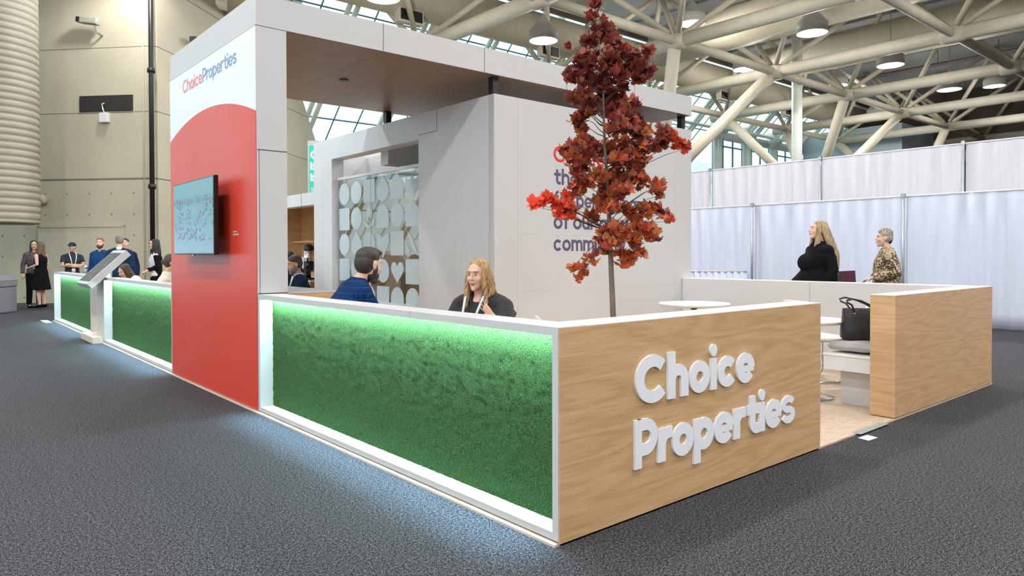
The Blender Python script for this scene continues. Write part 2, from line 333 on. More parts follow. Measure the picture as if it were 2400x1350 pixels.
def prism(bm, poly, T, d):
    """extrude a 2-D outline (a, b) by d; T maps (a, b, depth) to world"""
    a = [bm.verts.new(T @ Vector((x, y, 0))) for x, y in poly]; b = [bm.verts.new(T @ Vector((x, y, d))) for x, y in poly]
    n = len(poly); bm.faces.new(a[::-1]); bm.faces.new(b)
    for i in range(n): bm.faces.new((a[i], a[(i+1) % n], b[(i+1) % n], b[i]))
# planes: (right, up, out, origin)
def plane(o, right, upv, out):
    return Matrix(((right[0], upv[0], out[0], o[0]), (right[1], upv[1], out[1], o[1]), (right[2], upv[2], out[2], o[2]), (0, 0, 0, 1)))

# ------------------------------------------------------------------ lettering: geometric strokes, x-height 1
def arc(cx, cy, rx, ry, a0, a1, n=18):
    return [(cx+rx*math.cos(R(a0+(a1-a0)*i/n)), cy+ry*math.sin(R(a0+(a1-a0)*i/n))) for i in range(n+1)]
ASC = 1.40
def glyph(ch, w):
    h = w/2; r = .5-h*.98; X = 1.04; S = []
    bowl = lambda cx: arc(cx, .5, (X-w)/2, r, 0, 360, 36)
    if ch == 'o': return [bowl(X/2)], X
    if ch == 'c': return [arc(X/2, .5, (X-w)/2, r, 40, 320, 30)], X*.95
    if ch == 'e': return [arc(X/2, .5, (X-w)/2, r, 0, 325, 32), ('w', w*.62, [(h, .5-h*.2), (X-h*.35, .5-h*.2)])], X
    if ch == 'C': return [arc(.74, ASC/2, .74-h, ASC/2-h, 42, 318, 36)], 1.36
    if ch == 'P': return [[(h, 0), (h, ASC)], [(h, ASC-h), (.55, ASC-h)] + arc(.55, ASC-h-.36, .42, .36, 90, -90, 14)[1:] + [(h, ASC-h-.72)]], .55+.42+h
    if ch in 'hn': return [[(h, 0), (h, ASC if ch == 'h' else 1)], arc(.47, .55, .47-h, .45-h, 180, 0, 16) + [(.94-h, 0)]], .94
    if ch == 'm': return [[(h, 0), (h, 1)], arc(.42, .57, .42-h, .43-h, 180, 0, 14) + [(.84-h, 0)], arc(1.26-w, .57, .42-h, .43-h, 180, 0, 14) + [(1.68-w-h, 0)]], 1.68-w
    if ch == 'u': return [[(.94-h, 0), (.94-h, 1)], [(h, 1)] + arc(.47, .45, .47-h, .45-h, 180, 360, 16)], .94
    if ch == 'r': return [[(h, 0), (h, 1)], arc(.5, .5, .5-h, .5-h, 180, 95, 10) + [(.64, 1-h)]], .64
    if ch == 'i': return [[(h+.02, 0), (h+.02, 1)], 'dot'], w+.04
    if ch == 't': return [[(.42, 1.3), (.42, .42)] + arc(.42+.24, .42, .24, .42-h, 180, 262, 10) + [(.84, h)], [(.08, 1-h), (.84, 1-h)]], .86
    if ch == 'f': return [[(.32, 0), (.32, ASC-.42)] + arc(.32+.3, ASC-.42, .3, .42-h, 180, 95, 10) + [(.68, ASC-h)], [(.02, 1-h), (.68, 1-h)]], .68
    if ch == 's':
        q = .12 if w > .3 else h; ry = (.5-q)/2
        return [('w', q*2, arc(.44, .5+ry, .44-q, ry, 20, 270, 20) + arc(.44, .5-ry, .44-q, ry, 90, -160, 20)[1:])], .88
    if ch == 'a': return [bowl(X/2), [(X-h, 0), (X-h, 1)]], X
    if ch == 'b': return [bowl(X/2), [(h, 0), (h, ASC)]], X
    if ch == 'p': return [bowl(X/2), [(h, -.38), (h, 1)]], X
    if ch == 'g': return [bowl(X/2), [(X-h, 1), (X-h, 0)] + arc(X/2, 0, (X-w)/2, .4-h, 0, -150, 12)[1:]], X
    if ch == 'y': return [[(h*.9, 1), (.5, .05)], [(1-h*.9, 1), (.38, -.38)]], 1
    if ch == 'k': return [[(h, 0), (h, ASC)], [(h*2, .45), (.86, 1)], [(h*2.4, .6), (.92, 0)]], .92
    if ch == 'w': return [[(h*.8, 1), (.42, 0)], [(.42, 0), (.74, 1)], [(.74, 1), (1.06, 0)], [(1.06, 0), (1.48-h*.8, 1)]], 1.48
    return [], .45
def stroke(bm, pts, w, T, d, sx, sy, ox, oy):
    P = [Vector((x, y, 0)) for x, y in pts]; q = [P[0]]
    for p in P[1:]:
        if (p-q[-1]).length > 1e-4: q.append(p)
    closed = (q[0]-q[-1]).length < 1e-3 and len(q) > 4
    if closed: q = q[:-1]
    n = len(q); L_, R_ = [], []
    for i in range(n):
        a = q[(i-1) % n] if (closed or i) else q[i]; b = q[(i+1) % n] if (closed or i < n-1) else q[i]
        t = (b-a).normalized(); nn = Vector((-t.y, t.x, 0)); k = 1
        if (closed or 0 < i < n-1):
            t1 = (q[i]-a).normalized(); k = 1/max(.6, nn.dot(Vector((-t1.y, t1.x, 0))))
        L_.append(q[i]+nn*w/2*k); R_.append(q[i]-nn*w/2*k)
    V = []
    for P_ in (L_, R_):
        for dd in (0, d): V.append([bm.verts.new(T @ Vector((ox+p.x*sx, oy+p.y*sy, dd))) for p in P_])
    l0, l1, r0, r1 = V
    for i in range(n if closed else n-1):
        j = (i+1) % n
        for a, b in ((l0, r0), (l1, r1), (l0, l1), (r0, r1)): bm.faces.new((a[i], a[j], b[j], b[i]))
    if not closed:
        for i in (0, n-1): bm.faces.new((l0[i], l1[i], r1[i], r0[i]))
def add_glyph(bm, ch, T, x0, wd, xh, base, w, d):
    st, W = glyph(ch, w); sx = wd/W if wd else xh
    for si, s in enumerate(st):
        d = d*(1+.012*si)
        if s == 'dot':
            r = w*.58; c = (W/2, 1.26)
            prism(bm, [(x0+(c[0])*sx+r*xh*math.cos(2*PI*k/20)*(.95), base+(c[1]+r*math.sin(2*PI*k/20))*xh) for k in range(20)], T, d)
        elif s[0] == 'w': stroke(bm, s[2], s[1], T, d, sx, xh, x0, base)
        else: stroke(bm, s, w, T, d, sx, xh, x0, base)
    return W*sx
def text(bm, s, T, x0, base, xh, w=.27, d=.004, width=None, gap=.10):
    tot = 0
    for ch in s: tot += (glyph(ch, w)[1]+gap) if ch != ' ' else .42
    k = (width/((tot-gap)*xh)) if width else 1
    x = x0
    for ch in s:
        if ch == ' ': x += .42*xh*k; continue
        W = glyph(ch, w)[1]; add_glyph(bm, ch, T, x, W*xh*k, xh, base, w, d); x += (W+gap)*xh*k
    return x

# ------------------------------------------------------------------ the hall
H = 1.02; XE = 6.25; LG = 3.704; LF = 6.30; ZS = 3.329; ZT = 3.60; XA = 2.624; ZB = 3.125; T_ = .2
struct('floor', box(BM(), -24, 60, -22, 40, -.1, 0), 'carpet')
P0 = Vector((2.969, 19.177, 0)); ANG = R(-47.4)
# concrete core: face towards the camera, and its flank running away
bm = BM(); box(bm, -6.6, 0, 0, .5, 0, 13.2); struct('wall_left', bm, 'conc', loc=P0, rz=ANG)
bm = BM()
TB = plane((0, 0, 0), (0, 1, 0), (0, 0, 1), (-1, 0, 0))
prism(bm, [(0, 0), (15.5, 0), (13.2, 3.5), (11.25, 6.23), (9.84, 7.79), (9.84, 13.2), (0, 13.2)], TB, .6)
o = struct('wall_core_flank', bm, 'conc2', loc=P0+Vector((.09, .0, 0)), rz=ANG)
# door in the core wall
UA = Vector((math.cos(ANG), math.sin(ANG), 0)); VA = Vector((-math.sin(ANG), math.cos(ANG), 0))
def onA(a, z, out=0): return P0 + UA*a - VA*out + Vector((0, 0, z))
bm = BM(); TA = Matrix.Translation(P0) @ Matrix.Rotation(ANG, 4, 'Z')
box(bm, -3.5, -.95, -.03, .02, 0, 2.15, TA); d1 = struct('door_1', bm, mat('door_beige', (.55, .51, .39), .6, noise_s=8, noise_a=.05))
bm = BM(); box(bm, -3.56, -3.5, -.05, .02, 0, 2.2, TA); box(bm, -.95, -.89, -.05, .02, 0, 2.2, TA); box(bm, -3.56, -.89, -.05, .02, 2.15, 2.21, TA); obj('door_frame', bm, 'conc2', d1)
bm = BM(); tube(bm, [onA(-2.1, 1.0, .03), onA(-2.1, 1.0, .09), onA(-1.95, 1.0, .1)], .018, 8); box(bm, -2.14, -2.05, -.045, -.03, .9, 1.08, TA); obj('door_handle', bm, 'chrome', d1)
# black drain pipe in the corner gap
bm = BM(); p = onA(.02, 0, .14); tube(bm, [p, p+_z*13], .065, 12)
for z in (3.2, 6.4, 9.6): tube(bm, [p+_z*z, p+_z*(z+.12)], .105, 12)
tag(obj('drain_pipe', bm, 'black', None, True), 'thin black vertical pipe in the corner of the concrete wall', 'pipe')
bm = BM(); p = onA(0, 0, .04); tube(bm, [onA(-.28, 0, .05), onA(-.28, 12, .05)], .015, 8); tag(obj('conduit', bm, 'beige_paint', None, True), 'slim beige conduit running up the concrete wall left of the black pipe', 'conduit')
# hanging ribbed duct, far left
t = thing('ribbed_duct', 'big vertical ribbed beige duct hanging before the concrete wall at far left', 'duct', (-.52, 20.15, 0))
bm = BM(); prof = [(0, 2.18), (.90, 2.18), (.93, 2.2)]
z = 2.25
while z < 13: prof += [(.93, z), (.90, z+.02), (.93, z+.04)]; z += .175
lathe(bm, prof, (0, 0), 40); obj('duct_body', bm, mat('ribbed_beige', (.34, .315, .25), .6, noise_s=2, noise_a=.06), t, True)
bm = BM(); tube(bm, [(.0, .0, 13.2), (.0, .0, 13)], .3, 12); obj('hanger', bm, 'grey_metal', t)
bm = BM(); q = onA(-3.42, 2.93, .0); tube(bm, [q, q-VA*.14], [.17, .12], 16); tag(obj('wall_flange', bm, 'duct_dark', None, True), 'small round brown flange on the concrete wall beside the ribbed duct', 'flange')
# recessed dark panel with box below, cameras
bm = BM(); box(bm, -2.245, -.62, -.03, .01, 5.40, 5.85, TA); o = tag(obj('dark_vent_panel', bm, mat('dark_mesh', (.02, .018, .017), .7, noise_s=200, noise_a=.5)), 'long dark rectangular vent panel high on the concrete wall', 'vent'); bevel(o, .03, 3)
t = thing('junction_box', 'small white junction box with cable below the dark vent panel', 'junction box')
bm = BM(); box(bm, -1.58, -1.32, -.12, -.001, 5.08, 5.35, TA); bevel(obj('housing', bm, 'white_gloss_daylit', t), .015)
bm = BM(); tube(bm, [onA(-1.45, 5.35, .06), onA(-1.49, 5.45, .07), onA(-1.52, 5.6, .06), onA(-1.46, 5.62, .05)], .018, 8); obj('cable', bm, 'white_gloss_daylit', t, True)
def seccam(name, TT, label):
    t = thing(name, label, 'security camera')
    bm = BM(); box(bm, -.32, .20, -.36, -.16, -.07, .11, TT); bevel(obj('camera_housing', bm, mat(name+'_grey', (.34, .34, .29), .5, noise_s=9), t), .03)
    bm = BM(); box(bm, -.42, -.315, -.35, -.17, -.05, .09, TT); obj('lens', bm, 'black', t)
    bm = BM(); tube(bm, [TT @ Vector(v) for v in ((.1, -.26, -.08), (.16, -.2, -.26), (.17, -.0, -.3))], .03, 8); obj('bracket', bm, 'grey_metal', t)
    return t
seccam('security_camera', TA @ Matrix.Translation((-1.66, 0, 7.83)) @ Matrix.Rotation(R(8), 4, 'Y'), 'grey box security camera high on the front concrete wall')
TBm = Matrix.Translation(P0) @ Matrix.Rotation(ANG+PI/2, 4, 'Z')
seccam('security_camera', Matrix.Translation(P0+VA*1.75+Vector((0, 0, 7.75))+UA*.09) @ Matrix.Rotation(ANG+PI/2, 4, 'Z'), 'dim security camera on the receding concrete flank, just above the tower')
# other walls of the hall
struct('wall_right', box(BM(), 56, 56.5, -22, 25.3, 0, 13.2), 'dark_wall')
bm = BM(); box(bm, 50, 55.9, 17.5, 24.6, 0, 10.4); struct('wall_blue_bay', bm, 'blue_wall')
bm = BM(); box(bm, 53, 55.9, 8.2, 9.4, 0, 12); box(bm, 53, 55.9, -6, -3.6, 0, 12); struct('wall_pilasters', bm, mat('pilaster_beige', (.30, .26, .19), .8, noise_s=1))
struct('wall_back', box(BM(), -24, 56, -22.5, -22, 0, 13.2), mat('back_wall', (.55, .52, .46), .8, noise_s=.5, noise_a=.05))
# left side: tall windows
bm = BM(); box(bm, -24.3, -24, -22, 30, 0, .6); box(bm, -24.3, -24, -22, 30, 11.5, 13.2)
for k in range(13): box(bm, -24.3, -24, -22+k*4.3, -21.6+k*4.3, .6, 11.5)
struct('wall_left_frame', bm, 'beige_paint')
struct('ceiling', box(BM(), -24, 56, -22, 22.0, 13.2, 13.5), 'deck')
bm = BM(); box(bm, -24, 56, 21.9, 22.1, 12.75, 13.2); struct('trim_1', bm, 'dark_wall')
# deck ribs
bm = BM()
for k in range(12): box(bm, 5+k*4.2, 5.12+k*4.2, -20, 21.8, 13.1, 13.19)
struct('trim_2', bm, mat('deck_seam', (.30, .31, .30), .8, noise_s=1))

# sloped skylight: z = 9.8 + .944 (25 - y)
SL = .944
def zs(y): return 9.8 + SL*(25-y)
YT, YE, YB = 22.0, 25.0, 33.0
bm = BM()
for x0, x1, yb in ((-24, 39, YB), (39, 56, YE)):
    v = [bm.verts.new(q) for q in ((x0, YT, zs(YT)), (x1, YT, zs(YT)), (x1, yb, zs(yb)), (x0, yb, zs(yb)))]; bm.faces.new(v)
win1 = struct('window_1', bm, 'sky_glass')
MUL = mat('dark_mullion', (.10, .22, .26), .5, noise_s=3)
bm = BM(); x = -20.85; k = 0
while x < 56:
    yb = YB if x < 39.1 else YE
    if k % 3: tube(bm, [(x, YT, zs(YT)-.06), (x, yb, zs(yb)-.06)], .035, 4)
    x += 1.19; k += 1
for y in (23.6, 25.2, 27.4, 29.4, 31.4): tube(bm, [(-24, y, zs(y)-.05), (39 if y > 25 else 56, y, zs(y)-.05)], .035, 4)
obj('mullion_grid', bm, MUL, win1)
bm = BM(); x = -20.85; k = 0
while x < 56:
    yb = YB if x < 39.1 else YE
    for dx in (-.17, .17): tube(bm, [(x+dx, YT, zs(YT)-.28), (x+dx, yb, zs(yb)-.28)], .11, 8)
    x += 3.57
obj('rafter_tubes', bm, 'pale_paint', win1, True)
bm = BM()
for y in (24.6, 29): tube(bm, [(-24, y, zs(y)-.5), (39, y, zs(y)-.5)], .1, 8)
obj('purlin_tubes', bm, 'pale_paint', win1, True)
# vertical window under the eave
bm = BM(); v = [bm.verts.new(q) for q in ((39, 25.3, 0), (56, 25.3, 0), (56, 25.3, 9.6), (39, 25.3, 9.6))]; bm.faces.new(v)
v = [bm.verts.new(q) for q in ((-24, 33, 0), (39, 33, 0), (39, 33, 2.3), (-24, 33, 2.3))]; bm.faces.new(v)
win2 = struct('window_2', bm, 'sky_glass')
bm = BM()
for k in range(15): x = 39+k*1.19; box(bm, x-.035, x+.035, 25.2, 25.3, 0, 9.5)
for z in (3.2, 5.9, 8.7): box(bm, 39, 56, 25.18, 25.3, z-.04, z+.04)
obj('mullion_grid', bm, MUL, win2)
bm = BM()
for k in range(5):
    x = 39.1+k*3.57
    for dx in (-.5, 0): tube(bm, [(x+dx, 24.8, 0), (x+dx, 24.8, 9.7), (x+dx, 24.2, 10.3)], .16, 10)
    box(bm, x-.8, x-.3, 24.5, 25, 9.0, 10.1)
obj('window_columns', bm, 'pale_paint', win2, True)
bm = BM(); box(bm, 39.2, 56, 24.9, 25.2, 9.1, 9.6); obj('eave_band', bm, 'deck', win2)
bm = BM(); tube(bm, [(39, 24.6, 9.75), (56, 24.6, 9.75)], .12, 8); obj('eave_tube', bm, 'pale_paint', win2, True)
# diagonal end of the lower glazing
bm = BM()
for dy in (0, .5): tube(bm, [(39.0, 25+dy, zs(25)-.1), (39.0, 33+dy, zs(33)-.1)], .12, 6)
obj('diagonal_frame', bm, MUL, win2)
# building across the street
t = thing('office_building', 'blue glass office building outside beyond the tall window', 'building', (62, 60, 0))
bm = BM(); box(bm, -14, 60, 0, 12, 0, 15); obj('glass_facade', bm, mat('blue_facade', (.60, .80, .90), .3, noise_s=.25, noise_a=.35, stretch=(1, 1, 1.5)), t)
for k in range(3):
    bm = BM(); box(bm, -14.2, 60.2, -.3, 12, 3+k*3.9, 4.1+k*3.9); obj('floor_band', bm, mat('facade_band', (.80, .86, .88), .7, noise_s=1), t) if k == 0 else obj('floor_band', bm, bpy.data.materials['facade_band'], t)

# --- space-frame truss
ZC = 9.5; HX = 3.5; SP = 7.14
XS = [13.1+SP*k for k in range(-3, 7)]; YS = [21.44, 14.3, 7.15, 0, -7.15]
truss = thing('roof_truss', 'beige tubular steel space frame carrying the hall roof', 'truss')
for x in XS:
    bm = BM(); tube(bm, [(x, -12, ZC), (x, 22.3, ZC)], .27, 16); obj('chord', bm, 'beige_paint', truss, True)
for y in YS:
    bm = BM(); tube(bm, [(XS[0], y, ZC+.02), (XS[-1], y, ZC+.02)], .18, 12); obj('cross_chord', bm, 'beige_paint', truss, True)
vis = [(x, y) for x in XS[3:] for y in YS[:3]] + [(XS[k], 0.0) for k in (6, 7, 8)]
for x, y in vis:
    for dx in (-1, 1):
        for dy in (-1, 1):
            if y+dy*SP/2 > 22: e = Vector((x+dx*SP/2, 22.0, 13.1))
            else: e = Vector((x+dx*SP/2, y+dy*SP/2, ZC+HX+.1))
            s = Vector((x, y, ZC+.1)); bm = BM(); tube(bm, [s+(e-s)*.06, s+(e-s)*.99], .115, 10); obj('web_strut', bm, 'beige_paint', truss, True)
for x, y in vis[:14]:
    bm = BM(); tube(bm, [(x, y-.42, ZC), (x, y-.2, ZC), (x, y+.2, ZC), (x, y+.42, ZC)], [.28, .33, .33, .28], 14); obj('node_sleeve', bm, 'beige_paint', truss, True)
def treecol(xc, yc, label):
    t = thing('branching_column', label, 'column', (xc, yc, 0))
    for dx in (-1, 1):
        for dy in (-1, 1):
            bm = BM(); tube(bm, [(0, 0, 4.4), (dx*SP/2*.97, dy*SP/2*.97, ZC-.15)], .26, 14); obj('branch_strut', bm, 'beige_paint', t, True)
    bm = BM(); tube(bm, [(0, 0, 0), (0, 0, 4.6)], .5, 20); obj('shaft', bm, 'conc2', t, True)
treecol(23.7, 17.87, 'branching beige roof column rising behind the white booth')
treecol(38.0, 17.87, 'branching beige roof column rising behind the tall white drapes')
treecol(52.2, 17.87, 'far branching roof column by the dark right wall')
bm = BM(); tube(bm, [(30.0, 14.6, 0), (30.0, 14.6, 13.1)], .24, 16); tag(obj('round_post', bm, 'pale_paint', None, True), 'slim pale round post standing clear of the branching columns', 'post')
bm = BM(); tube(bm, [(22.2, 22.6, 0), (22.2, 22.6, 13.0)], .19, 16); tag(obj('round_post', bm, 'pale_paint', None, True), 'pale vertical round post behind the cone lamp over the canopy', 'post')
# ducts
def duct(pts, r, m, name, label, vents=(), vdir=(0, 1, 0)):
    t = thing(name, label, 'duct')
    bm = BM(); tube(bm, pts, r, 32); obj('duct_body', bm, m, t, True)
    for v in vents:
        V = Vector(v); a = Vector(vdir); bm = BM(); T = plane(V, a, (0, 0, 1), Vector(a).cross(Vector((0, 0, 1))))
        box(bm, -.55, .55, -.28, .28, -.15, .15, T); g = obj('duct_grille', bm, 'beige_paint', t)
        bm = BM(); box(bm, -.47, -.03, -.2, .2, -.2, .2, T); box(bm, .03, .47, -.2, .2, -.2, .2, T); obj('grille_opening', bm, 'black', g)
    return t
duct([(7, 21.2, 11.35), (55.8, 21.2, 11.35)], .80, 'duct_dark', 'air_duct', 'long brown round duct running along the skylight', [(x, 20.9, 10.45) for x in (12.4, 19.7, 26.5, 33.6, 40.8)], (1, 0, 0))
duct([(25.9, 19.5, 11.5), (25.9, -12, 11.5)], .95, 'duct', 'air_duct', 'pale beige round duct with dark grilles, nearest the maple tree', [(25.05, 9.9, 11.2), (25.05, 6.5, 11.2)], (0, 1, 0))
duct([(32.4, 17.5, 11.3), (32.4, -12, 11.3)], .85, 'duct', 'air_duct', 'pale round duct passing between the right-hand roof chords')
duct([(18.5, 17.5, 12.1), (18.5, -12, 12.1)], .85, 'duct', 'air_duct', 'round duct above the cone lamp left of the maple tree')
for x, l in ((29.3, 'thin sprinkler pipe pair under the deck, over the second chord from left'), (36.4, 'thin sprinkler pipe under the deck, over the third chord from left'), (43.2, 'thin sprinkler pipe under the deck near the dark right wall')):
    bm = BM(); tube(bm, [(x, -12, 12.3), (x, 21, 12.3)], .06, 8); tube(bm, [(x+.35, -12, 12.45), (x+.35, 21, 12.45)], .04, 8)
    for k in range(11): tube(bm, [(x, -11+k*3, 12.3), (x, -11+k*3, 13.09)], .02, 6)
    tag(obj('sprinkler_pipe', bm, mat('pipe_brown', (.20, .14, .12), .6, noise_s=4), None, True), l, 'pipe')

# --- hall lamps
SHADE = mat('lamp_shade', (.55, .54, .50), .5, noise_s=4, noise_a=.04)
BULB = mat('lamp_bulb', (1, 1, 1), .5, emit=(1, .97, .9), es=14, noise_s=4, noise_a=.01)
def mk_lamp():
    t = thing('high_bay_lamp', None, 'lamp')
    bm = BM(); lathe(bm, [(.02, 1.02), (.05, .98), (.53, .40), (.56, .38), (.56, .0), (.53, .0), (.52, .33), (.05, .62)], (0, 0), 36); obj('lamp_shade', bm, SHADE, t, True)
    for k in range(4):
        a = PI/4+k*PI/2; bm = BM(); ell(bm, (.25*math.cos(a), .25*math.sin(a), .05), (.17, .17, .10), 12, 8); obj('bulb', bm, BULB, t, True)
    bm = BM(); tube(bm, [(0, 0, 1), (0, 0, 3.5)], .018, 6); obj('cord', bm, 'grey_metal', t)
    return t
def copy_tree(o, parent=None):
    c = o.copy(); COL.objects.link(c)
    if parent: c.parent = parent
    for ch in [x for x in bpy.data.objects if x.parent == o]: copy_tree(ch, c)
    return c
lamps = [(16.6, 17.9, 9.65, 'cone lamp hanging over the white canopy, left of the maple tree'), (9.5, 17.9, 9.65, 'cone lamp cut by the top edge, above the left half of the canopy'),
 (23.7, 10.7, 9.65, 'large cone lamp high right of the maple, before the grilled duct'), (30.8, 10.7, 9.65, 'cone lamp right of the large one, below the long diagonal chord'),
 (38.0, 10.7, 9.65, 'drum-looking lamp low at right against the dark wall'), (23.6, 16.0, 11.3, 'cone lamp behind the truss node at the maple top'),
 (30.8, 17.9, 10.9, 'small far lamp just under the cross chord, second behind the maple'), (38.0, 16.4, 10.9, 'small far lamp near the crossing tubes right of the pale post'),
 (45.1, 17.2, 10.2, 'smallest far lamp, just above the branching column tops'), (45.1, 10.7, 10.9, 'far lamp at the right edge above the drum-looking lamp')]
proto = mk_lamp()
off = [(x, y, 9.65, 'unseen hall lamp added to light the hall and booth fronts') for x, y in ((2.3, 17.9), (9.5, 10.7), (16.6, 10.7), (2.3, 10.7), (9.5, 3.6), (16.6, 3.6), (23.7, 3.6), (2.3, 3.6), (2.3, -3.6), (9.5, -3.6), (16.6, -3.6), (-4.9, 10.7), (-4.9, 3.6), (-4.9, -3.6), (-12, 3.6), (-12, 10.7), (5.9, -10.7), (-4.9, -10.7), (13, -10.7), (20, -10.7), (-12, -3.6), (-12, -10.7), (-1, -17.8), (7, -17.8), (15, -17.8))]  # lamps beyond the view, added for more light on the booth's front faces
for i, (x, y, z, lab) in enumerate(lamps+off):
    o = proto if i == 0 else copy_tree(proto); o.location = (x, y, z); o['label'] = lab
    if i >= len(lamps): o['group'] = 'added hall lamps out of sight'
    else: o['group'] = 'cone lamps under the roof truss'
    ld = bpy.data.lights.new('lamp_light', 'SPOT'); ld.spot_size = R(160); ld.spot_blend = .35; ld.energy = LAMP_W; ld.color = (1, .985, .97); ld.shadow_soft_size = .3
    lo = bpy.data.objects.new('lamp_light', ld); COL.objects.link(lo); lo.parent = o; lo.location = (0, 0, -.28)
    ld = bpy.data.lights.new('lamp_glow', 'POINT'); ld.energy = LAMP_W*.46; ld.color = (1, .985, .97); ld.shadow_soft_size = .3
    lo = bpy.data.objects.new('lamp_glow', ld); COL.objects.link(lo); lo.parent = o; lo.location = (0, 0, -.30)

# ------------------------------------------------------------------ drapes on pipes
def drape_run(X, z1, poles, mname, lab, grp, amp):
    drape = []
    for a, b, l in poles:
        bm = BM(); n = int(abs(b-a)/.035); zs_ = [.05, .3, z1*.35, z1*.7, z1-.16, z1-.12, z1-.02, z1]
        rng = random.Random(int(a*100)+int(z1*10)); ph = rng.random()*9; rows = []
        for i in range(n+1):
            y = a+(b-a)*i/n; e = noise.noise(Vector((y*1.3+ph, 1.7, X)))
            off = math.sin(y*19+2.5*noise.noise(Vector((y*.9, ph, 0))))*amp*(.35+abs(e)*1.6) + .5*amp*noise.noise(Vector((y*11, ph, 3)))
            rows.append([bm.verts.new((X+off*(1.0 if z < z1-.14 else .3), y + .02*noise.noise(Vector((y*4, z, 2))), z)) for z in zs_])
        for r0, r1 in zip(rows, rows[1:]):
            for k in range(len(zs_)-1): bm.faces.new((r0[k], r1[k], r1[k+1], r0[k+1]))
        o = obj('drape', bm, mname, None, True); sld = o.modifiers.new('solid', 'SOLIDIFY'); sld.thickness = .004
        tag(o, l, 'drape', grp); drape.append(o)
    return drape
low = [(1.0*3.05+3.15*1-.0, 9.35, 'lower drape panel left of the first blue-grey pole'), (3.05+.03, 6.17, 'lower drape panel between the two poles, behind the blonde visitor'), (-.10, 3.02, 'lower drape panel right of the pole behind the leopard jacket'), (-3.2, -.13, 'lower drape panel at the right edge of the photo')]
low[0] = (6.23, 9.35, low[0][2])
drape_run(12.09, 2.44, low, 'drape_low', '', 'lower run of white drapes', .035)
high = [(9.4, 12.2, 'tall back drape panel at the booth corner, mostly behind it'), (5.93, 9.37, 'tall back drape panel left of the middle grey pole'), (2.86, 5.87, 'tall back drape panel between the two tall poles'), (-.25, 2.80, 'tall back drape panel at the right edge')]
high[0] = (9.02, 12.2, high[0][2]); high[1] = (5.90, 8.97, high[1][2])
drape_run(14.6, 3.66, high, 'drape_high', '', 'tall run of white drapes', .03)
for X, z1, ys in ((12.09, 2.44, ((6.20, 'blue-grey drape pole left of the blonde visitor'), (3.05, 'blue-grey drape pole behind the short-haired visitor'), (-.115, 'drape pole at the far right of the lower run'))),
                  (14.6, 3.66, ((8.995, 'tall drape pole beside the booth corner'), (5.885, 'tall drape pole in the middle of the back run'), (2.83, 'tall drape pole at the right of the back run')))):
    for y, l in ys:
        t = thing('drape_pole', l, 'pole', (X-.06, y, 0))
        bm = BM(); tube(bm, [(0, 0, 0), (0, 0, z1+.03)], .026, 10); obj('pole', bm, 'pipe_grey', t, True)
        bm = BM(); box(bm, -.2, .2, -.2, .2, 0, .008); obj('base_plate', bm, 'grey_metal', t)
        bm = BM(); box(bm, -.03, .03, -.035, .035, z1-.03, z1+.05); obj('pole_hook', bm, 'grey_metal', t)
    a, b = (-3.2, 9.35) if X < 13 else (-.3, 12.2)
    bm = BM(); tube(bm, [(X, a, z1), (X, b, z1)], .02, 8); tag(obj('drape_rail', bm, 'drape_high', None, True), 'horizontal rail along the top of the %s drapes' % ('lower' if X < 13 else 'tall back'), 'rail')
# low draped rail seen over the half wall
t = thing('low_drape_rail', 'short low white draped rail over the half wall, at the first pole', 'drape', (12.0, 6.4, 0))
bm = BM(); tube(bm, [(0, -.1, .97), (-.8, 1.5, .96)], .02, 8); obj('rail', bm, 'drape_high', t, True)
bm = BM(); n = 60; rr = []
for i in range(n+1):
    q = Vector((0, -.1, 0)).lerp(Vector((-.8, 1.5, 0)), i/n); q.x += .02*math.sin(i*1.3); rr.append([bm.verts.new((q.x, q.y, z)) for z in (.1, .5, .96)])
for a, b in zip(rr, rr[1:]):
    for k in range(2): bm.faces.new((a[k], b[k], b[k+1], a[k+1]))
o = obj('low_drape', bm, 'drape_low', t, True); s = o.modifiers.new('s', 'SOLIDIFY'); s.thickness = .004

# ------------------------------------------------------------------ the booth
bm = BM(); box(bm, -.020, 6.27, 0.0, 15.0, 0, .012); tag(obj('booth_floor', bm, 'oak_floor'), 'pale wood plank floor of the booth laid on the carpet', 'flooring')

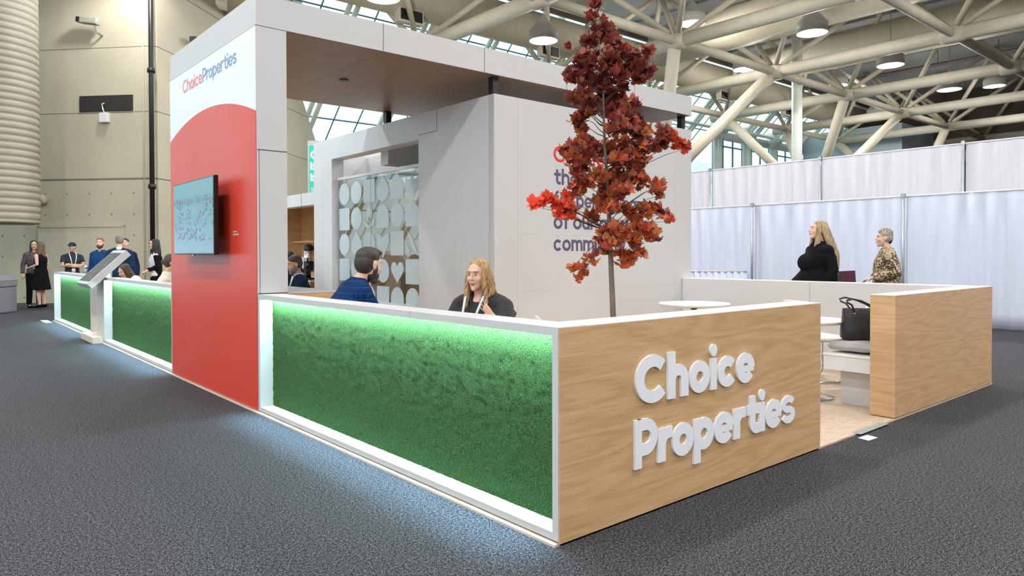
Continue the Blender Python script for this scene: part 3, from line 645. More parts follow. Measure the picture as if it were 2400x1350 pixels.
def turf_counter(y0, y1, label, z0=.02):
    t = thing('turf_counter', label, 'counter', (0, y0, 0), group='white counters with glowing turf fronts'); L = y1-y0
    bm = BM(); lip = .04
    box(bm, 0, T_, 0, L, H-.04, H)                      # top
    box(bm, 0, T_, 0, L, z0, z0+.035)                   # bottom
    box(bm, 0, T_, 0, lip, z0+.035, H-.04); box(bm, 0, T_, L-lip, L, z0+.035, H-.04)
    box(bm, .125, T_, lip, L-lip, z0+.035, H-.04)
    obj('frame', bm, 'white', t)
    bm = BM(); n = int(L/.02); m_ = 48; rows = []
    for i in range(n+1):
        y = lip+(L-2*lip)*i/n
        rows.append([bm.verts.new((.112-.006*noise.noise(Vector((y*60, z*60, y0))), y, z)) for z in [z0+.035+(H-.04-z0-.035)*k/m_ for k in range(m_+1)]])
    for a, b in zip(rows, rows[1:]):
        for k in range(m_): bm.faces.new((a[k], b[k], b[k+1], a[k+1]))
    obj('turf_panel', bm, 'turf', t, True)
    bm = BM(); box(bm, .066, .090, lip+.01, L-lip-.01, H-.0409, H-.0401); o = obj('light_strip', bm, 'led', t)
    bm = BM(); box(bm, .030, .040, lip+.01, L-lip-.01, z0+.0351, z0+.0358); obj('light_strip', bm, M['led_low'], t)
    la = bpy.data.lights.new('strip_light', 'AREA'); la.shape = 'RECTANGLE'; la.size = .018; la.size_y = L-2*lip-.04; la.energy = 5.5*L; la.color = (.42, .74, 1); la.spread = R(36)
    lo = bpy.data.objects.new('strip_light', la); COL.objects.link(lo); lo.parent = t; lo.location = (.03, L/2, H-.043); lo.rotation_euler = (0, R(9), 0)
    for yy in [q for q in (1.27,) if q < L]:
        bm = BM(); box(bm, -.0006, T_, yy-.0012, yy+.0012, H-.04, H+.0006); obj('panel_seam', bm, 'grey_metal', t)
    return t
M['led_low'] = mat('led_strip_low', (1, 1, 1), .5, emit=(.62, .92, 1), es=LED*.02, noise_s=3, noise_a=.01)
turf_counter(0.0, 3.698, 'nearest and longest glowing green turf counter, right of the red tower')
turf_counter(6.305, 10.05, 'middle green turf counter between the red tower and the tilted kiosk')
turf_counter(11.05, 14.93, 'farthest green turf counter, left of the tilted kiosk')
# plywood edge under the turf side
bm = BM(); box(bm, -.024, -.0202, 0, 15, 0, .0125); tag(obj('floor_edge_strip', bm, mat('pale_edge', (.72, .62, .52), .6, noise_s=8)), 'thin pale wooden edge strip along the foot of the turf counters', 'edging')

# sign wall
t = thing('sign_wall', 'low oak wall with white top carrying the big raised white letters', 'wall panel', (0, 0, 0))
bm = BM(); box(bm, .2005, 2.523, -.008, T_, .012, H-.004); box(bm, .001, .2, -.008, -.0005, .012, H-.004)
obj('oak_panel', bm, 'oak', t)
bm = BM(); box(bm, .2005, 2.523, -.0075, T_, H-.004, H); obj('top_cap', bm, 'white_top', t)
bm = BM(); box(bm, .01, 2.515, .0, .19, 0, .012); obj('plinth', bm, 'black', t)
TS = plane((0, -.009, 0), (1, 0, 0), (0, 0, 1), (0, -1, 0))
for ch, a, b in (('C', .53, .788), ('h', .796, .977), ('o', .988, 1.18), ('i', 1.186, 1.253), ('c', 1.261, 1.450), ('e', 1.456, 1.652)):
    bm = BM(); add_glyph(bm, ch, TS, a, b-a, .180, .582, .335 if ch != 'C' else .35, .014); obj('letter_'+ch.lower(), bm, 'letter_white', t)
for ch, a, b in (('P', .523, .707), ('r', .712, .834), ('o', .834, 1.026), ('p', 1.03, 1.222), ('e', 1.227, 1.424), ('r', 1.426, 1.554), ('t', 1.557, 1.712), ('i', 1.706, 1.777), ('e', 1.781, 1.981), ('s', 1.981, 2.145)):
    bm = BM(); add_glyph(bm, ch, TS, a, b-a, .180, .257, .335, .014); obj('letter_'+ch.lower(), bm, 'letter_white', t)
# right-hand oak block
t = thing('end_wall', 'low oak wall block with white top at the right end of the entrance', 'wall panel')
bm = BM(); box(bm, 3.81, 6.25, 0, T_, .018, H-.004); bevel(obj('oak_panel', bm, 'oak', t), .0015, 1)
bm = BM(); box(bm, 3.81, 6.25, 0, T_, H-.004, H); obj('top_cap', bm, 'white_top', t)
bm = BM(); box(bm, 3.83, 6.24, .01, .19, 0, .018); obj('plinth', bm, 'black', t)
# half wall
t = thing('half_wall', 'low white half wall closing the lounge on the drape side', 'wall panel')
bm = BM(); box(bm, 6.03, 6.25, T_+.001, 3.70, .012, H-.004); obj('white_panel', bm, 'white', t)
bm = BM(); box(bm, 6.03, 6.25, T_+.001, 3.70, H-.004, H); obj('top_cap', bm, 'white_top', t)
bm = BM(); box(bm, 6.0295, 6.0305, 1.838, 1.842, .02, H-.004); obj('panel_seam', bm, 'grey_metal', t)

# tower
t = thing('display_tower', 'tall booth tower, white above a huge red arc, with a screen hung on it', 'tower')
bm = BM(); box(bm, .0, .27, 3.705, 6.30, .015, ZS-.002); obj('tower_body', bm, 'white', t)
bm = BM(); box(bm, -.006, -.0005, 3.707, 6.298, .02, ZS-.004); obj('printed_panel', bm, 'print', t)
bm = BM()
for z in (H+.005, 2.266): box(bm, .004, .2705, 3.7035, 3.7045, z-.0035, z+.0035)
box(bm, .02, .0235, 3.7035, 3.7045, .02, 2.266); obj('panel_seam', bm, 'black', t)
bm = BM(); box(bm, .01, .26, 3.71, 6.29, 0, .015); obj('plinth', bm, 'black', t)
TT = plane((-.0065, 0, 0), (0, -1, 0), (0, 0, 1), (-1, 0, 0))
bm = BM(); text(bm, 'Choice', TT, -5.80, 3.100, .098, .20, .002, .655, .1); obj('lettering', bm, 'pink_txt', t)
bm = BM(); text(bm, 'Properties', TT, -5.125, 3.100, .098, .20, .002, .965, .1); obj('lettering', bm, 'blue_txt', t)
TXT_S = mat('pale_print', (.80, .70, .70), .5, noise_s=9, noise_a=.02)
bm = BM(); text(bm, 'Connect', TT, -4.285, 1.566, .013, .22, .001, .11, .1); text(bm, 'our properties', TT, -4.285, 1.54, .013, .22, .001, .15, .1); obj('small_caption', bm, TXT_S, t)
# canopy
t = thing('booth_canopy', 'white canopy slab with oak underside spanning from the tower over the meeting room', 'canopy')
bm = BM(); box(bm, 0, XE, LG, LF, ZS+.004, ZT); obj('white_slab', bm, 'white', t)
bm = BM(); box(bm, .004, XE-.004, LG+.004, LF-.004, ZS, ZS+.0035); obj('soffit', bm, 'oak_shaded', t)
bm = BM()
for x in (1.243, 2.491, 3.742, 5.0): box(bm, x-.003, x+.003, LG-.0006, LG+.001, ZS+.006, ZT)
box(bm, -.0006, 0.001, LG, LF, ZS-.001, ZS+.004); obj('panel_seam', bm, 'black', t)
bm = BM()
for x in (1.243, 3.742): box(bm, x-.002, x+.002, LG+.004, LF-.004, ZS-.0008, ZS+.001)
obj('soffit_seam', bm, 'black', t)
bm = BM(); lathe(bm, [(0, ZS-.012), (.05, ZS-.012), (.055, ZS)], (1.47, 4.96), 20); obj('recessed_fitting', bm, 'black', t)
for x, y in ((2.70, 3.81), (2.755, 6.20), (6.15, 3.81), (6.15, 6.2)):
    bm = BM(); box(bm, x-.04, x+.04, y-.04, y+.04, ZB-.25, ZS-.0005); obj('post', bm, 'black', t)

# meeting room box
t = thing('meeting_room', 'white box room with slogan wall and a frosted side window', 'room'); MR = t
bm = BM(); box(bm, XA, XE-.001, LG+.001, LG+.10, .013, ZB); obj('front_wall', bm, 'white', t)
Y0w, Y1w, Z0w, Z1w = 5.22, 7.63, .70, 2.81; YL = 8.25
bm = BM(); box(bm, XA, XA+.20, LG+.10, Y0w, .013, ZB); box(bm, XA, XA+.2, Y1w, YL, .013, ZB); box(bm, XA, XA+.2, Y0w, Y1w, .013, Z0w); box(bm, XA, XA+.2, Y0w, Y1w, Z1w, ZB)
obj('side_wall', bm, 'white_gloss_daylit', t)
bm = BM(); box(bm, XE-.1, XE-.001, LG+.1, 8.25, .013, ZB); obj('right_wall', bm, 'white', t)
bm = BM(); box(bm, XA+.2, XE-.1, YL-.1, YL, .013, 2.6); obj('back_wall', bm, 'oak', t)
bm = BM(); box(bm, XA+.2, XE-.1, YL-.1, YL, 2.6, ZB); obj('back_header', bm, 'white', t)
bm = BM(); box(bm, 3.5, 3.75, LG+.1, YL-.1, 2.62, 2.95); obj('ceiling_beam', bm, 'white', t)
bm = BM(); box(bm, 3.75, 3.9, LG+.1, YL-.1, 2.62, 2.66); box(bm, XA+.2, 3.5, 6.3, 6.5, 2.62, 2.95); obj('ceiling_beam', bm, 'white', t)
SEAM = mat('faint_seam', (.45, .45, .47), .6, noise_s=5)
bm = BM()
for x in (2.965, 5.868): box(bm, x-.0015, x+.0015, LG+.0003, LG+.001, .02, ZB)
for z in (1.585, .93): box(bm, XA+.34, 5.868, LG+.0003, LG+.001, z-.0015, z+.0015)
for y in (7.93,): box(bm, XA-.0006, XA, y-.002, y+.002, .02, 2.70)
obj('panel_seam', bm, SEAM, t)
bm = BM(); box(bm, XA-.0006, XA, 4.808, 4.815, 2.865, ZB); box(bm, XA-.0006, XA, 4.81, Y0w, 2.862, 2.868); obj('cut_line', bm, 'black', t)
TW = plane((0, LG+.0008, 0), (1, 0, 0), (0, 0, 1), (0, -1, 0))
for s, b, m_, wd in (('Choice', 2.452, 'red_txt', .90), ('thanks you', 2.187, 'navy_txt', 1.38), ('for being a part', 1.924, 'navy_txt', 1.72), ('of our growing', 1.661, 'navy_txt', 1.785), ('community', 1.398, 'navy_txt', 1.30)):
    bm = BM(); text(bm, s, TW, 3.523, b, .138, .25, .002, wd, .09); obj('slogan_line', bm, m_, t)
# window pane with frosted shapes
bm = BM(); box(bm, XA+.10, XA+.108, 5.30, 7.58, .66, 2.49); pane = obj('window_pane', bm, 'glass', t)
bm = BM(); box(bm, XA+.09, XA+.118, 5.225, 7.62, 2.49, 2.53); obj('pane_rail', bm, 'white_gloss_daylit', t)
bm = BM(); box(bm, XA+.095, XA+.0995, 6.61, 6.618, .67, 2.49); box(bm, XA+.095, XA+.0995, 7.58, 7.59, .67, 2.49); obj('pane_joint', bm, 'grey_metal', t)
# rounded lower corner fillet of the opening
bm = BM(); TP = plane((XA+.001, 0, 0), (0, -1, 0), (0, 0, 1), (-1, 0, 0))
rc = .14; prism(bm, [(-Y0w, Z0w)] + [(-Y0w-rc+rc*math.cos(R(a)), Z0w+rc+rc*math.sin(R(a))) for a in range(0, -91, -10)], plane((XA+.19, 0, 0), (0, -1, 0), (0, 0, 1), (-1, 0, 0)), .189); obj('corner_fillet', bm, 'white_gloss_daylit', t)
def shape(kind, cy, cz):
    r = .165; c = []
    if kind == 'circle': c = [[(r*math.cos(2*PI*k/28), r*math.sin(2*PI*k/28)) for k in range(28)]]
    elif kind == 'square': c = [[(-r, -r), (r, -r), (r, r), (-r, r)]]
    elif kind == 'house': c = [[(-r, -r), (r, -r), (r, .06), (0, r+.03), (-r, .06)]]
    elif kind == 'drop': c = [[(0, r+.03)] + [(r*math.cos(R(a)), -.03+r*.85*math.sin(R(a))) for a in range(150, 391, 15)]]
    elif kind == 'arch': c = [[(-r, -r), (r, -r)] + [(r*math.cos(R(a)), r*math.sin(R(a))) for a in range(0, 181, 12)]]
    elif kind == 'shield': c = [[(-r, r), (0, r*.55), (r, r), (r, 0), (0, -r-.04), (-r, 0)]]
    elif kind == 'crown': c = [[(-r, r*.7), (-r*.4, r*.4), (0, r*.8), (r*.4, r*.4), (r, r*.7), (r, -.05), (0, -r), (-r, -.05)]]
    elif kind == 'heart': c = [[(.0105*16*math.sin(q)**3*.95, .0105*(13*math.cos(q)-5*math.cos(2*q)-2*math.cos(3*q)-math.cos(4*q))) for q in [2*PI*k/36 for k in range(36)]]]
    elif kind == 'leaf': c = [[(-r*.8, r), (-r*.1, r*.5), (r*.8, -r*.9), (r*.1, -r*.5)], [(-r, -.0), (-r*.55, -r), (-r*.3, -r*.6)]]
    elif kind == 'tulip': c = [[(.085*math.cos(2*PI*k/20), .06+.10*math.sin(2*PI*k/20)) for k in range(20)], [(0, -r), (-.03, -.1), (-r, -.02), (-.13, -.12)], [(0, -r), (.13, -.12), (r, -.02), (.03, -.1)], [(-.008, -r), (.008, -r), (.008, 0), (-.008, 0)]]
    bm = BM(); T = plane((XA+.0995, cy, cz), (0, -1, 0), (0, 0, 1), (-1, 0, 0))
    for p in c: prism(bm, p, T, .0012)
    obj('frosted_'+kind, bm, 'frost', pane)
GRID = ['circle circle square drop house crown', 'square circle tulip arch circle house', 'circle drop arch shield square leaf', 'square circle square circle heart square', 'circle square arch square arch circle']
for r_, row in enumerate(GRID):
    for c_, k in enumerate(row.split()): shape(k, 7.42-.378*c_, 2.27-.378*r_)
# furniture behind the glass
def conf_chair(x, y, rz, label):
    t = thing('conference_chair', label, 'chair', (x, y, .012), rz)
    bm = BM(); box(bm, -.25, .25, -.25, .25, .44, .49); bevel(obj('seat', bm, 'cream', t), .02)
    bm = BM()
    for k in range(9): tube(bm, [(-.25, -.25-.012*k*.4, .52+k*.06), (.25, -.25-.012*k*.4, .52+k*.06)], .032, 10)
    obj('backrest', bm, 'cream', t, True)
    bm = BM(); tube(bm, [(-.28, -.3, .5), (-.28, .2, .62), (-.28, .25, .45)], .012, 8); tube(bm, [(.28, -.3, .5), (.28, .2, .62), (.28, .25, .45)], .012, 8); obj('armrests', bm, 'chrome', t, True)
    bm = BM(); tube(bm, [(0, 0, .44), (0, 0, .1)], .03, 10)
    for k in range(5): a = k*2*PI/5; tube(bm, [(0, 0, .1), (.28*math.cos(a), .28*math.sin(a), .04)], .018, 8)
    obj('swivel_base', bm, 'chrome', t, True)
conf_chair(3.75, 5.75, R(95), 'cream ribbed chair seen through the frosted side window')
conf_chair(3.75, 6.6, R(80), 'second cream ribbed chair further left behind the frosted window')
t = thing('meeting_table', 'white table inside the meeting room behind the frosted glass', 'table', (4.6, 6.1, .012))
bm = BM(); box(bm, -.45, .45, -1.2, 1.2, .71, .745); obj('tabletop', bm, 'white_top', t)
bm = BM(); box(bm, -.25, .25, -.9, .9, 0, .71); obj('pedestal', bm, 'white', t)

# coffee alcove beyond the room
t = thing('coffee_alcove', 'oak lined coffee alcove under a white header, left of the meeting room', 'alcove')
bm = BM(); box(bm, XA+.01, XA+.2, YL+.001, 11.6, 2.16, 2.36); obj('header', bm, 'white_gloss_daylit', t)
bm = BM(); box(bm, XA+.004, XA+.01, 8.74, 8.745, 2.16, 2.36); obj('panel_seam', bm, 'grey_metal', t)
bm = BM(); box(bm, 3.9, 4.0, YL+.001, 11.6, .013, 2.36); box(bm, XA+.2, 3.9, YL+.01, 11.6, 2.30, 2.34); obj('oak_lining', bm, 'oak', t)
bm = BM(); box(bm, XA+.01, 4.0, 11.6, 11.7, .013, 2.36); obj('end_wall', bm, 'oak', t)
bm = BM(); box(bm, 3.55, 3.899, 9.0, 11.2, 1.60, 1.63); obj('shelf', bm, 'oak', t)
bm = BM(); box(bm, 2.85, 3.899, 8.9, 11.5, .013, .90); obj('base_cabinet', bm, 'oak', t)
bm = BM(); box(bm, 2.83, 3.899, 8.88, 11.5, .90, .93); obj('worktop', bm, 'white_top', t)
t = thing('coffee_urn', 'tall steel and black coffee urn in the oak alcove', 'coffee urn', (2.94, 9.15, .932)); t.scale = (.85, .85, .88)
bm = BM(); cyl(bm, (0, 0), .115, 0, .04, 24); tube(bm, [(-.02, 0, .03), (-.02, 0, .3)], .06, 10); obj('stand', bm, 'black_gloss', t, True)
bm = BM(); cyl(bm, (0, 0), .10, .26, .60, 28); obj('barrel', bm, 'chrome', t, True)
bm = BM(); cyl(bm, (0, 0), .103, .16, .36, 28); obj('lower_sleeve', bm, 'black_gloss', t, True)
bm = BM(); lathe(bm, [(.105, .58), (.107, .62), (.09, .66), (.05, .69), (0, .70)], (0, 0), 28); obj('lid', bm, 'black_gloss', t, True)
bm = BM(); box(bm, -.02, .02, -.13, -.09, .2, .27); obj('tap', bm, 'black', t)
for k in range(3):
    bm = BM(); lathe(bm, [(0, 0), (.022, 0), (.028, .39), (.025, .39), (0, .38)], (0, 0), 16); o = obj('cup_stack', bm, 'paper', None, True, loc=(2.87+.045*k, 9.47-.04*k, .932)); tag(o, 'stack of white paper cups in the alcove, %s' % ('leftmost', 'middle one', 'rightmost, nearest the urn')[k], 'cups', 'white paper cup stacks')
# teal sign far behind
t = thing('teal_sign', 'turquoise sign board with white letters, half hidden by the meeting room', 'sign', (4.59, 12.80, 0), R(-40))
bm = BM(); box(bm, 0, 1.4, 0, .12, .0, 3.93); obj('sign_case', bm, 'grey_metal', t)
bm = BM(); box(bm, .035, 1.365, -.012, -.0005, .4, 3.82); obj('sign_face', bm, 'teal', t)
TG = plane((0, -.0125, 0), (1, 0, 0), (0, 0, 1), (0, -1, 0))
bm = BM(); text(bm, 'C', TG, .06, 3.52, .13, .33, .003)
text(bm, 'b', TG, .06, 3.27, .125, .33, .003); text(bm, 'b', TG, .06, 3.02, .125, .33, .003); obj('sign_lettering', bm, 'paper', t)
bm = BM(); text(bm, 's', TG, .07, 2.78, .09, .22, .003); obj('sign_lettering', bm, 'white', t)

# cabinet behind the tower
t = thing('storage_cabinet', 'low oak cabinet with grey-white top tucked behind the tower', 'cabinet')
bm = BM(); box(bm, .272, .80, 3.79, 6.25, .013, H-.01); obj('carcass', bm, 'oak', t)
bm = BM(); box(bm, .272, .82, 3.785, 6.26, H-.01, H+.003); obj('worktop', bm, 'white', t)

# TV
t = thing('wall_screen', 'flat television showing a car park, hung on the red tower', 'television')
bm = BM(); box(bm, -.155, -.112, 4.345, 5.63, 1.365, 2.095); bevel(obj('casing', bm, 'black_gloss', t), .006)
bm = BM(); box(bm, -.1575, -.1555, 4.36, 5.615, 1.38, 2.08); obj('screen', bm, 'tv_screen', t)
bm = BM(); box(bm, -.112, -.0062, 4.75, 5.25, 1.55, 1.95); obj('wall_mount', bm, 'black', t)
bm = BM(); box(bm, -.15, -.13, 4.98, 5.03, 1.352, 1.365); obj('sensor', bm, 'grey_metal', t)

# kiosk
t = thing('tilted_kiosk', 'white kiosk with slanted touch screen between the two far turf counters', 'kiosk')
A = Vector((-.27, 9.78, .93)); B = Vector((.26, 9.78, 1.44)); dv = (B-A).normalized(); nv = Vector((-dv.z, 0, dv.x)); Lk = (B-A).length
TK = Matrix(((0, dv.x, nv.x, A.x), (1, dv.y, nv.y, A.y), (0, dv.z, nv.z, A.z), (0, 0, 0, 1)))
bm = BM(); box(bm, 0, .86, 0, Lk, -.105, 0, TK); bevel(obj('screen_housing', bm, 'white', t), .006)
bm = BM(); box(bm, .05, .81, .07, Lk-.08, -.001, .003, TK); obj('touch_screen', bm, 'kiosk_screen', t)
bm = BM(); box(bm, .035, .825, .055, Lk-.065, -.001, .0015, TK); obj('screen_bezel', bm, 'black', t)
bm = BM(); v = [(.02, 10.08), (.13, 10.08), (.13, 10.68), (.02, 10.68)]
box(bm, .02, .13, 10.08, 10.68, .10, 1.13); obj('column', bm, mat('kiosk_beige', (.64, .58, .54), .5, noise_s=8, noise_a=.03), t)
bm = BM(); box(bm, .045, .10, 10.068, 10.079, .12, 1.1); obj('light_strip', bm, 'led_low' , t)
bm = BM(); box(bm, -.15, .55, 10.06, 11.04, .0, .10); bevel(obj('base_block', bm, mat('pale_birch', (.70, .60, .48), .5, noise_s=8, noise_a=.05), t), .003)

# bin
t = thing('trash_bin', 'grey plastic bin with domed lid at the left edge', 'bin', (-.80, 18.30, 0), R(-40))
bm = BM(); box(bm, -.36, .36, -.36, .36, 0, .62); bevel(obj('bin_body', bm, 'bin', t), .04)
bm = BM(); box(bm, -.37, .37, -.37, .37, .62, .76); bevel(obj('bin_collar', bm, 'bin', t), .02)
bm = BM(); T1 = [(-.38, -.38, .76), (.38, -.38, .76), (.38, .38, .76), (-.38, .38, .76)]; T2 = [(-.28, -.28, .90), (.28, -.28, .90), (.28, .28, .90), (-.28, .28, .90)]
a = [bm.verts.new(v) for v in T1]; b = [bm.verts.new(v) for v in T2]; bm.faces.new(a[::-1]); bm.faces.new(b)
for k in range(4): bm.faces.new((a[k], a[(k+1) % 4], b[(k+1) % 4], b[k]))
bevel(obj('bin_lid', bm, 'bin', t), .02)

# floor sticker and tape
bm = BM(); v = [bm.verts.new((x, y, .003)) for x, y in ((3.00, -.135), (3.14, -.14), (3.16, -.055), (3.02, -.05))]; bm.faces.new(v)
t = tag(obj('floor_sticker', bm, 'paper'), 'small white sticker with faint marks on the carpet at the entrance', 'sticker'); s = t.modifiers.new('s', 'SOLIDIFY'); s.thickness = .001
bm = BM()
for i, (x, y) in enumerate(((3.045, -.10), (3.065, -.085), (3.085, -.10), (3.09, -.08), (3.11, -.105), (3.125, -.085))): box(bm, x-.004, x+.004, y-.006, y+.006, .003, .0036)
obj('faint_marks', bm, mat('faint_print', (.5, .42, .44), .6, noise_s=50), t)
bm = BM(); box(bm, 3.10, 3.61, -.035, .035, .0125, .0135); tag(obj('floor_tape', bm, 'tape'), 'strip of grey tape on the floor edge by the oak block', 'tape')
bm = BM(); box(bm, -.20, -.08, 14.6, 15.3, .0, .004); tag(obj('floor_tape', bm, 'paper'), 'scrap of white tape on the carpet beyond the farthest counter', 'tape')

# bench, cushion, bag, pillow
t = thing('lounge_bench', 'white bench with box seat along the back of the oak block', 'bench')
bm = BM(); box(bm, 3.95, 6.0, .22, .66, .33, .455); bevel(obj('seat_box', bm, 'white_gloss_daylit', t), .002)
bm = BM(); box(bm, 3.94, 6.0, .215, .665, .456, .475); bevel(obj('seat_top', bm, 'white_top', t), .002)
bm = BM(); box(bm, 4.11, 4.4, .24, .58, .013, .329); obj('leg_panel', bm, 'white', t)
bm = BM(); box(bm, 5.6, 5.9, .24, .58, .013, .329); obj('leg_panel', bm, 'white', t)
def puffy(name, c, s, m, label, cat, rz=0, tilt=0, seed=1):
    bm = BM(); bmesh.ops.create_cube(bm, size=2); bmesh.ops.subdivide_edges(bm, edges=bm.edges[:], cuts=9, use_grid_fill=True)
    for v in bm.verts:
        x, y, z = v.co; k = (1-abs(x)**3*.35)*(1-abs(y)**3*.35)
        n = noise.noise(Vector((x*1.5+seed, y*1.5, z)))*.15
        v.co = Vector((x*s[0]*(1-.04*abs(z)), y*s[1]*(1-.04*abs(z)), z*s[2]*(k+n)))
    o = obj(name, bm, m, None, True, loc=c); o.rotation_euler = (tilt, 0, rz); tag(o, label, cat); return o
puffy('seat_cushion', (4.62, .44, .535), (.62, .21, .062), 'grey_fabric', 'soft grey cushion lying on the white bench', 'cushion', 0, 0, 3)
t = thing('tote_bag', 'black leather tote bag with long handles standing on the grey cushion', 'bag', (4.245, .45, .590), R(-50))
bm = BM(); rings = []
for z, hx, hy in ((0, .165, .085), (.015, .18, .095), (.10, .178, .085), (.20, .170, .07), (.270, .166, .055), (.275, .166, .05)):
    ring = []
    for k in range(28):
        a = 2*PI*k/28; ca, sa = math.cos(a), math.sin(a); e = .55
        x = hx*math.copysign(abs(ca)**e, ca); y = hy*math.copysign(abs(sa)**e, sa)
        ring.append(bm.verts.new((x+.006*noise.noise(Vector((x*20, z*20, 1))), y+.008*noise.noise(Vector((x*14, z*14, 5))), z)))
    rings.append(ring)
for a, b in zip(rings, rings[1:]):
    for k in range(28): bm.faces.new((a[k], a[(k+1) % 28], b[(k+1) % 28], b[k]))
bm.faces.new(rings[0][::-1]); o = obj('bag_body', bm, 'leather', t, True); s = o.modifiers.new('s', 'SOLIDIFY'); s.thickness = .005
for yy, fl in ((-.055, -.10), (.055, .02)):
    bm = BM(); tube(bm, [(-.08, yy, .21), (-.09, yy, .27), (-.12, yy+fl*.5, .315), (-.165, yy+fl*.8, .335), (-.175, yy+fl, .355), (-.13, yy+fl, .37), (-.04, yy+fl*.6, .35), (.05, yy, .31), (.10, yy, .27), (.10, yy, .21)], .0085, 8); obj('handle', bm, 'leather', t, True)
bm = BM(); ell(bm, (-.085, -.068, .235), (.009, .006, .009), 8, 6); obj('stud', bm, 'gold', t, True)
bm = BM(); box(bm, .08, .13, -.079, -.072, .08, .25); obj('red_tab', bm, 'tan', t)
puffy('throw_pillow', (4.84, .60, .735), (.18, .07, .15), 'white_fabric', 'white throw pillow leaning behind the black tote', 'pillow', R(8), R(12), 5)
# round tables
def round_table(x, y, z, r, label):
    t = thing('round_table', label, 'table', (x, y, .012), group='white pedestal tables in the lounge'); z -= .012
    bm = BM(); lathe(bm, [(0, z-.035), (r-.03, z-.035), (r, z-.012), (r, z-.004), (r-.004, z), (0, z)], (0, 0), 56); obj('tabletop', bm, 'white_top', t, True)
    bm = BM(); tube(bm, [(0, 0, .02), (0, 0, z-.06)], .035, 16); obj('pedestal', bm, 'chrome', t, True)
    bm = BM(); tube(bm, [(0, 0, z-.07), (0, 0, z-.036)], [.045, .075], 16); obj('mounting_plate', bm, 'black', t, True)
    bm = BM(); lathe(bm, [(.28, 0), (.28, .006), (.15, .016), (.035, .03)], (0, 0), 40); obj('base_disc', bm, 'chrome', t, True)
round_table(5.09, 2.84, .755, .43, 'round white table standing before the slogan wall, right of the maple')
round_table(4.14, .95, .745, .37, 'round white table half hidden between the oak walls')
round_table(.82, 2.42, .745, .30, 'small white table between the seated man and woman')
def lounge_chair(x, y, rz, label, col='cream'):
    t = thing('cantilever_chair', label, 'chair', (x, y, .012), rz)
    bm = BM(); box(bm, -.24, .24, -.24, .24, .43, .475); bevel(obj('seat', bm, col, t), .02, 3)
    bm = BM(); tube(bm, [(0, -.24, .50), (0, -.29, .85)], [(.22, .02), (.21, .02)], 16, uref=(1, 0, 0)); obj('backrest', bm, col, t, True)
    for sx in (-.23, .23):
        bm = BM(); tube(bm, [(sx, -.28, .8), (sx, -.25, .45), (sx, .2, .42), (sx, .24, .38), (sx, .24, .05), (sx, .2, .012), (sx, -.24, .012)], .011, 8); obj('leg', bm, 'chrome', t, True)
    bm = BM(); tube(bm, [(-.23, -.24, .012), (.23, -.24, .012)], .011, 8); obj('rear_bar', bm, 'chrome', t, True)
lounge_chair(5.12, 1.28, R(-114), 'white cantilever chair behind the half-hidden round table')
lounge_chair(1.25, 1.93, R(52), 'pale chair the seated blonde woman sits on')
lounge_chair(.62, 2.50, R(232), 'chair under the seated man in the blue blazer')

